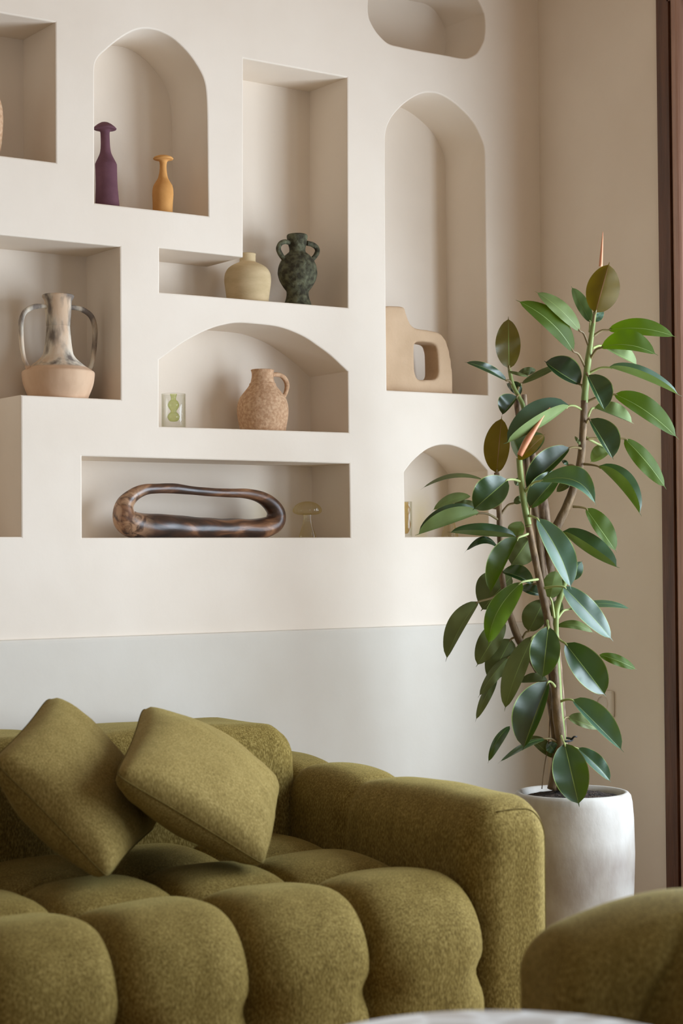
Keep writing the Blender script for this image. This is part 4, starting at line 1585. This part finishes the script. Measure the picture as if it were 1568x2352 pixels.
LV = [
    # right tall stem
    ((1367, 718), (1399, 602), (1345, 664), (1426, 659), -1, -1, 0.03, 0.04, 'u', 'b', None, (1362, 745, 0.0)),
    ((1356, 740), (1311, 657), (1319, 697), (1352, 694), -1, 1, -0.03, -0.06, 't', 'p', None, (1354, 762, 0.0)),
    ((1364, 738), (1386, 712), (1366, 718), (1381, 734), -1, -1, -0.04, -0.07, 't', 'p', None, None),
    ((1331, 760), (1228, 669), (1298, 695), (1276, 722), -1, 1, 0.02, 0.05, 'u', 'n', (1283, 708), (1351, 793, 0.0)),
    ((1316, 807), (1184, 689), (1281, 716), (1250, 752), -1, 1, 0.03, 0.06, 'u', 'g', (1262, 738), (1343, 842, 0.0)),
    ((1396, 758), (1553, 775), (1460, 730), (1462, 769), -1, 1, 0.0, 0.02, 'u', 'g', (1476, 755), (1362, 772, 0.0)),
    ((1379, 799), (1511, 817), (1415, 757), (1440, 804), -1, 1, 0.04, 0.07, 'u', 'g', (1445, 793), (1355, 825, 0.0)),
    ((1384, 795), (1465, 839), (1440, 795), (1420, 818), -1, 1, -0.05, -0.06, 'u', 'p', None, (1360, 800, 0.0)),
    ((1397, 844), (1566, 911), (1471, 851), (1462, 836), 1, -1, 0.02, 0.05, 'u', 'p', (1476, 871), (1351, 858, 0.0)),
    ((1349, 862), (1389, 944), (1410, 893), (1362, 902), -1, 1, 0.05, 0.07, 't', 'd', (1370, 903), (1346, 856, 0.0)),
    ((1364, 937), (1455, 973), (1408, 922), (1408, 953), -1, 1, -0.03, -0.04, 'u', 'p', None, (1350, 956, 0.0)),
    ((1410, 906), (1559, 1010), (1500, 918), (1462, 951), -1, 1, 0.01, 0.04, 'u', 'g', (1484, 945), (1348, 923, 0.0)),
    ((1353, 963), (1408, 1056), (1426, 998), (1375, 1012), -1, 1, 0.05, 0.07, 't', 'd', (1384, 1012), (1346, 972, 0.0)),
    ((1402, 1030), (1355, 1062), (1368, 1024), (1386, 1052), -1, 1, -0.03, -0.04, 'u', 'p', None, (1346, 1005, 0.0)),
    ((1434, 1008), (1530, 1124), (1500, 1050), (1462, 1070), -1, 1, -0.01, 0.01, 'u', 'g', (1483, 1060), (1346, 1008, 0.0)),
    ((1373, 1071), (1473, 1186), (1436, 1098), (1458, 1098), 1, -1, 0.02, 0.05, 'u', 'n', (1424, 1122), (1340, 1066, 0.0)),
    ((1239, 1105), (1369, 1163), (1368, 1104), (1314, 1117), -1, 1, 0.09, 0.13, 't', 'p', (1322, 1105), (1205, 1131, 0.05)),
    ((1345, 1168), (1416, 1269), (1408, 1207), (1366, 1220), -1, 1, -0.01, 0.0, 'u', 'g', None, (1315, 1164, -0.02)),
    ((1291, 1222), (1423, 1305), (1361, 1256), (1362, 1226), 1, -1, -0.01, 0.03, 'u', 'n', (1352, 1273), None),
    ((1233, 1191), (1311, 1354), (1322, 1268), (1258, 1270), -1, 1, 0.10, 0.14, 't', 'p', (1285, 1275), (1214, 1184, 0.05)),
    ((1300, 1330), (1337, 1288), (1310, 1300), (1338, 1318), -1, -1, -0.02, -0.03, 't', 'p', None, None),
    ((1308, 1029), (1204, 1124), (1232, 1046), (1262, 1085), -1, 1, 0.01, 0.03, 't', 'd', None, (1334, 1030, 0.0)),
    ((1217, 1166), (1292, 1080), (1218, 1110), (1272, 1128), -1, 1, 0.05, 0.03, 't', 'n', None, (1216, 1192, 0.05)),
    ((1318, 1100), (1276, 1131), (1288, 1106), (1303, 1122), -1, 1, -0.04, -0.04, 'u', 'd', None, None),
    ((1307, 932), (1156, 1020), (1236, 952), (1200, 936), 1, -1, 0.02, 0.07, 'u', 'p', (1238, 984), (1341, 945, 0.0)),
    ((1201, 1058), (1173, 996), (1176, 1032), (1262, 1030), -1, 1, 0.0, -0.03, 't', 'p', None, None),
    ((1190, 1056), (1252, 996), (1208, 1012), (1232, 1034), 1, 1, 0.06, 0.06, 'u', 'b', None, None),
    ((1140, 1086), (1152, 955), (1111, 1018), (1171, 1018), -1, 1, 0.0, 0.0, 'u', 'b', None, (1142, 1104, 0.0)),
    ((1187, 911), (1152, 954), (1135, 926), (1172, 936), -1, 1, 0.0, 0.03, 't', 'd', None, (1190, 908, -0.03)),
    ((1169, 846), (1167, 727), (1137, 784), (1195, 785), -1, -1, -0.02, -0.03, 't', 'b', None, (1170, 852, -0.03)),
    ((1163, 874), (1066, 832), (1118, 834), (1112, 852), -1, 1, -0.02, 0.02, 't', 'd', (1115, 846), (1176, 884, -0.03)),
    ((1166, 853), (1217, 866), (1195, 856), (1190, 863), -1, 1, -0.02, -0.01, 'u', 'd', None, None),
    ((1230, 850), (1186, 860), (1206, 844), (1212, 862), -1, 1, -0.05, -0.05, 'u', 'd', None, None),
    ((1198, 881), (1292, 836), (1238, 850), (1250, 862), -1, 1, -0.04, -0.05, 'u', 'd', (1246, 857), (1188, 896, -0.03)),
    ((1193, 909), (1162, 880), (1172, 897), (1198, 884), -1, 1, -0.05, -0.06, 't', 'd', None, None),
    ((1331, 883), (1249, 829), (1311, 821), (1284, 866), -1, 1, -0.01, -0.02, 't', 'd', (1287, 857), (1341, 902, 0.0)),
    # left lower stem
    ((1109, 1102), (965, 1125), (1036, 1088), (1034, 1099), -1, 1, 0.0, 0.03, 'u', 'd', (1036, 1094), None),
    ((1165, 1102), (1085, 1172), (1093, 1110), (1160, 1148), -1, 1, 0.09, 0.10, 't', 'n', None, (1197, 1107, 0.05)),
    ((1080, 1140), (991, 1174), (1024, 1138), (1034, 1159), -1, 1, -0.02, 0.0, 'u', 'p', (1035, 1149), None),
    ((1098, 1166), (1037, 1160), (1064, 1147), (1070, 1172), -1, 1, -0.03, -0.03, 'u', 'd', None, (1144, 1168, 0.0)),
    ((1101, 1179), (953, 1230), (1034, 1166), (1014, 1164), 1, -1, 0.03, 0.07, 'u', 'n', (1030, 1206), (1147, 1196, 0.0)),
    ((1185, 1234), (1026, 1222), (1112, 1218), (1095, 1200), 1, -1, 0.02, 0.06, 'u', 'n', (1106, 1231), (1215, 1228, 0.05)),
    ((1143, 1258), (1066, 1270), (1090, 1236), (1112, 1250), -1, 1, 0.0, 0.03, 't', 'd', (1108, 1238), (1149, 1262, 0.0)),
    ((1188, 1234), (1197, 1196), (1166, 1211), (1205, 1214), -1, 1, -0.03, -0.04, 'u', 'p', None, None),
    ((1216, 1236), (1172, 1300), (1166, 1256), (1228, 1278), -1, 1, -0.03, -0.03, 'u', 'd', None, (1224, 1262, 0.05)),
    ((1190, 1235), (1123, 1366), (1114, 1292), (1156, 1306), -1, 1, 0.08, 0.09, 't', 'g', (1160, 1298), (1217, 1224, 0.05)),
    ((1224, 1342), (1149, 1314), (1196, 1297), (1180, 1328), -1, 1, 0.02, 0.0, 't', 'n', (1186, 1322), (1240, 1345, 0.05)),
    ((1174, 1324), (1104, 1404), (1088, 1340), (1150, 1386), -1, 1, -0.03, -0.03, 'u', 'd', None, None),
    ((1198, 1337), (1121, 1484), (1112, 1410), (1174, 1410), -1, 1, 0.10, 0.11, 't', 'g', (1142, 1405), (1240, 1330, 0.05)),
    ((1099, 1382), (1023, 1520), (1026, 1430), (1066, 1444), -1, 1, 0.02, 0.04, 'u', 'd', (1056, 1443), (1156, 1362, 0.0)),
    ((1158, 1426), (1093, 1532), (1086, 1484), (1146, 1486), -1, 1, 0.03, 0.03, 'u', 'd', None, None),
    ((1173, 1468), (1122, 1566), (1114, 1508), (1184, 1516), -1, 1, 0.0, 0.0, 'u', 'd', None, (1188, 1462, 0.0)),
    ((1168, 1510), (1097, 1603), (1116, 1550), (1144, 1562), -1, 1, 0.02, 0.04, 'u', 'd', (1134, 1548), (1200, 1484, 0.0)),
    ((1140, 1556), (1091, 1658), (1100, 1606), (1124, 1610), -1, 1, 0.0, 0.01, 'u', 'd', (1115, 1600), None),
    ((1224, 1461), (1158, 1634), (1158, 1532), (1204, 1552), -1, 1, 0.08, 0.08, 'u', 'd', (1185, 1548), (1258, 1436, 0.05)),
    ((1259, 1440), (1245, 1561), (1214, 1508), (1287, 1492), -1, 1, 0.13, 0.14, 't', 'n', None, (1256, 1424, 0.05)),
    ((1298, 1478), (1391, 1599), (1394, 1530), (1302, 1530), -1, 1, 0.07, 0.10, 't', 'n', (1350, 1545), (1276, 1462, 0.03)),
    ((1376, 1504), (1463, 1539), (1430, 1508), (1416, 1529), -1, 1, -0.02, -0.02, 'u', 'g', (1420, 1518), None),
    ((1294, 1348), (1408, 1473), (1372, 1390), (1330, 1418), -1, 1, 0.08, 0.10, 't', 'p', (1350, 1406), (1245, 1352, 0.05)),
    ((1304, 1400), (1450, 1400), (1385, 1378), (1388, 1395), -1, 1, 0.0, 0.02, 't', 'p', (1382, 1386), (1278, 1424, 0.02)),
    ((1279, 1438), (1365, 1455), (1312, 1424), (1326, 1446), -1, 1, 0.0, 0.0, 'u', 'n', (1322, 1436), (1277, 1448, 0.03)),
    ((1263, 1374), (1276, 1308), (1246, 1338), (1294, 1332), -1, 1, 0.03, 0.03, 'u', 'p', None, (1272, 1420, 0.03)),
    ((1277, 1422), (1285, 1374), (1262, 1392), (1293, 1402), -1, 1, -0.02, -0.03, 'u', 'd', None, None),
    ((1214, 1450), (1252, 1374), (1201, 1402), (1248, 1436), -1, 1, 0.0, -0.02, 'u', 'd', None, (1198, 1470, 0.0)),
    ((1242, 1366), (1192, 1350), (1216, 1338), (1216, 1365), -1, 1, 0.0, -0.02, 't', 'd', None, None),
    ((1256, 1562), (1190, 1568), (1214, 1546), (1216, 1568), -1, 1, 0.02, 0.01, 'u', 'd', None, None),
    ((1259, 1566), (1200, 1724), (1172, 1640), (1246, 1640), -1, 1, 0.11, 0.12, 't', 'd', (1228, 1646), (1276, 1580, 0.05)),
    ((1314, 1608), (1432, 1728), (1404, 1640), (1362, 1668), -1, 1, 0.06, 0.09, 't', 'p', (1370, 1664), (1284, 1612, 0.04)),
    ((1304, 1648), (1378, 1676), (1338, 1637), (1336, 1670), -1, 1, 0.0, 0.0, 'u', 'd', None, (1288, 1664, 0.02)),
    ((1296, 1708), (1330, 1853), (1268, 1776), (1352, 1770), -1, 1, 0.14, 0.16, 't', 'n', None, (1288, 1690, 0.04)),
    ((1325, 1719), (1403, 1797), (1384, 1740), (1358, 1762), -1, 1, 0.03, 0.06, 't', 'p', (1368, 1756), (1292, 1716, 0.02)),
    ((1170, 1668), (1120, 1754), (1132, 1700), (1154, 1706), -1, 1, 0.04, 0.05, 't', 'n', (1140, 1703), None),
    ((1252, 1697), (1143, 1754), (1196, 1709), (1202, 1722), -1, 1, 0.05, 0.08, 't', 'n', (1200, 1713), (1282, 1706, 0.03)),
    ((1270, 1740), (1212, 1690), (1244, 1690), (1236, 1722), -1, 1, 0.0, -0.01, 'u', 'd', None, (1284, 1756, 0.02)),
    ((1275, 1728), (1256, 1704), (1258, 1728), (1278, 1708), -1, 1, 0.02, 0.01, 't', 'p', None, None),
    ((1304, 1068), (1289, 1057), (1298, 1056), (1293, 1065), -1, 1, -0.01, -0.01, 't', 'd', None, (1330, 1082, 0.0)),
    ((1333, 1022), (1319, 1001), (1322, 1013), (1329, 1009), -1, 1, 0.0, 0.0, 'u', 'd', None, None),
    ((1196, 1108), (1179, 1105), (1188, 1097), (1188, 1116), -1, 1, 0.0, 0.0, 'u', 'd', None, None),
    ((1180, 1156), (1204, 1139), (1187, 1140), (1199, 1153), -1, 1, 0.0, 0.0, 'u', 'd', None, (1148, 1184, 0.0)),
]
for lv in LV:
    leaf(*lv)

for pts in ([(1379, 612, 0.0, 4.5), (1381, 580, 0.0, 3.2), (1383, 550, 0.0, 1.8), (1384, 532, 0.0, 0.4)],
            [(1193, 1046, 0.07, 6.5), (1210, 1012, 0.075, 8), (1232, 978, 0.08, 5), (1250, 950, 0.085, 2.6), (1263, 936, 0.09, 0.5)]):
    bm = bmesh.new()
    tube(bm, [(PT(x, y, T0 - z), r * T0 / FPX) for x, y, z, r in smooth_path(pts, 5)], 8)
    obj('leaf_sheath', bm, M['sheath'], plant)
bm = bmesh.new()
tube(bm, [(PT(x, y, T0 - 0.02), 1.2 * T0 / FPX) for x, y in smooth_path([(1268, 1560), (1266, 1600), (1262, 1650), (1260, 1700), (1250, 1760), (1244, 1812)], 5)], 5)
obj('twine', bm, M['stem_brown'], plant)
bm = bmesh.new()
ringp = []
for i in range(14):
    a = 2 * math.pi * i / 14
    ringp.append((PT(1297 + 17 * math.cos(a), 1699 + 4 * math.sin(a), T0 - 0.02 - 0.018 * math.sin(a)), 0.0028))
tube(bm, ringp, 6, closed=True)
tube(bm, [(PT(1310, 1700, T0 - 0.03), 0.003), (PT(1318, 1692, T0 - 0.035), 0.0025), (PT(1325, 1692, T0 - 0.035), 0.002)], 6)
obj('plant_tie', bm, M['tie'], plant)
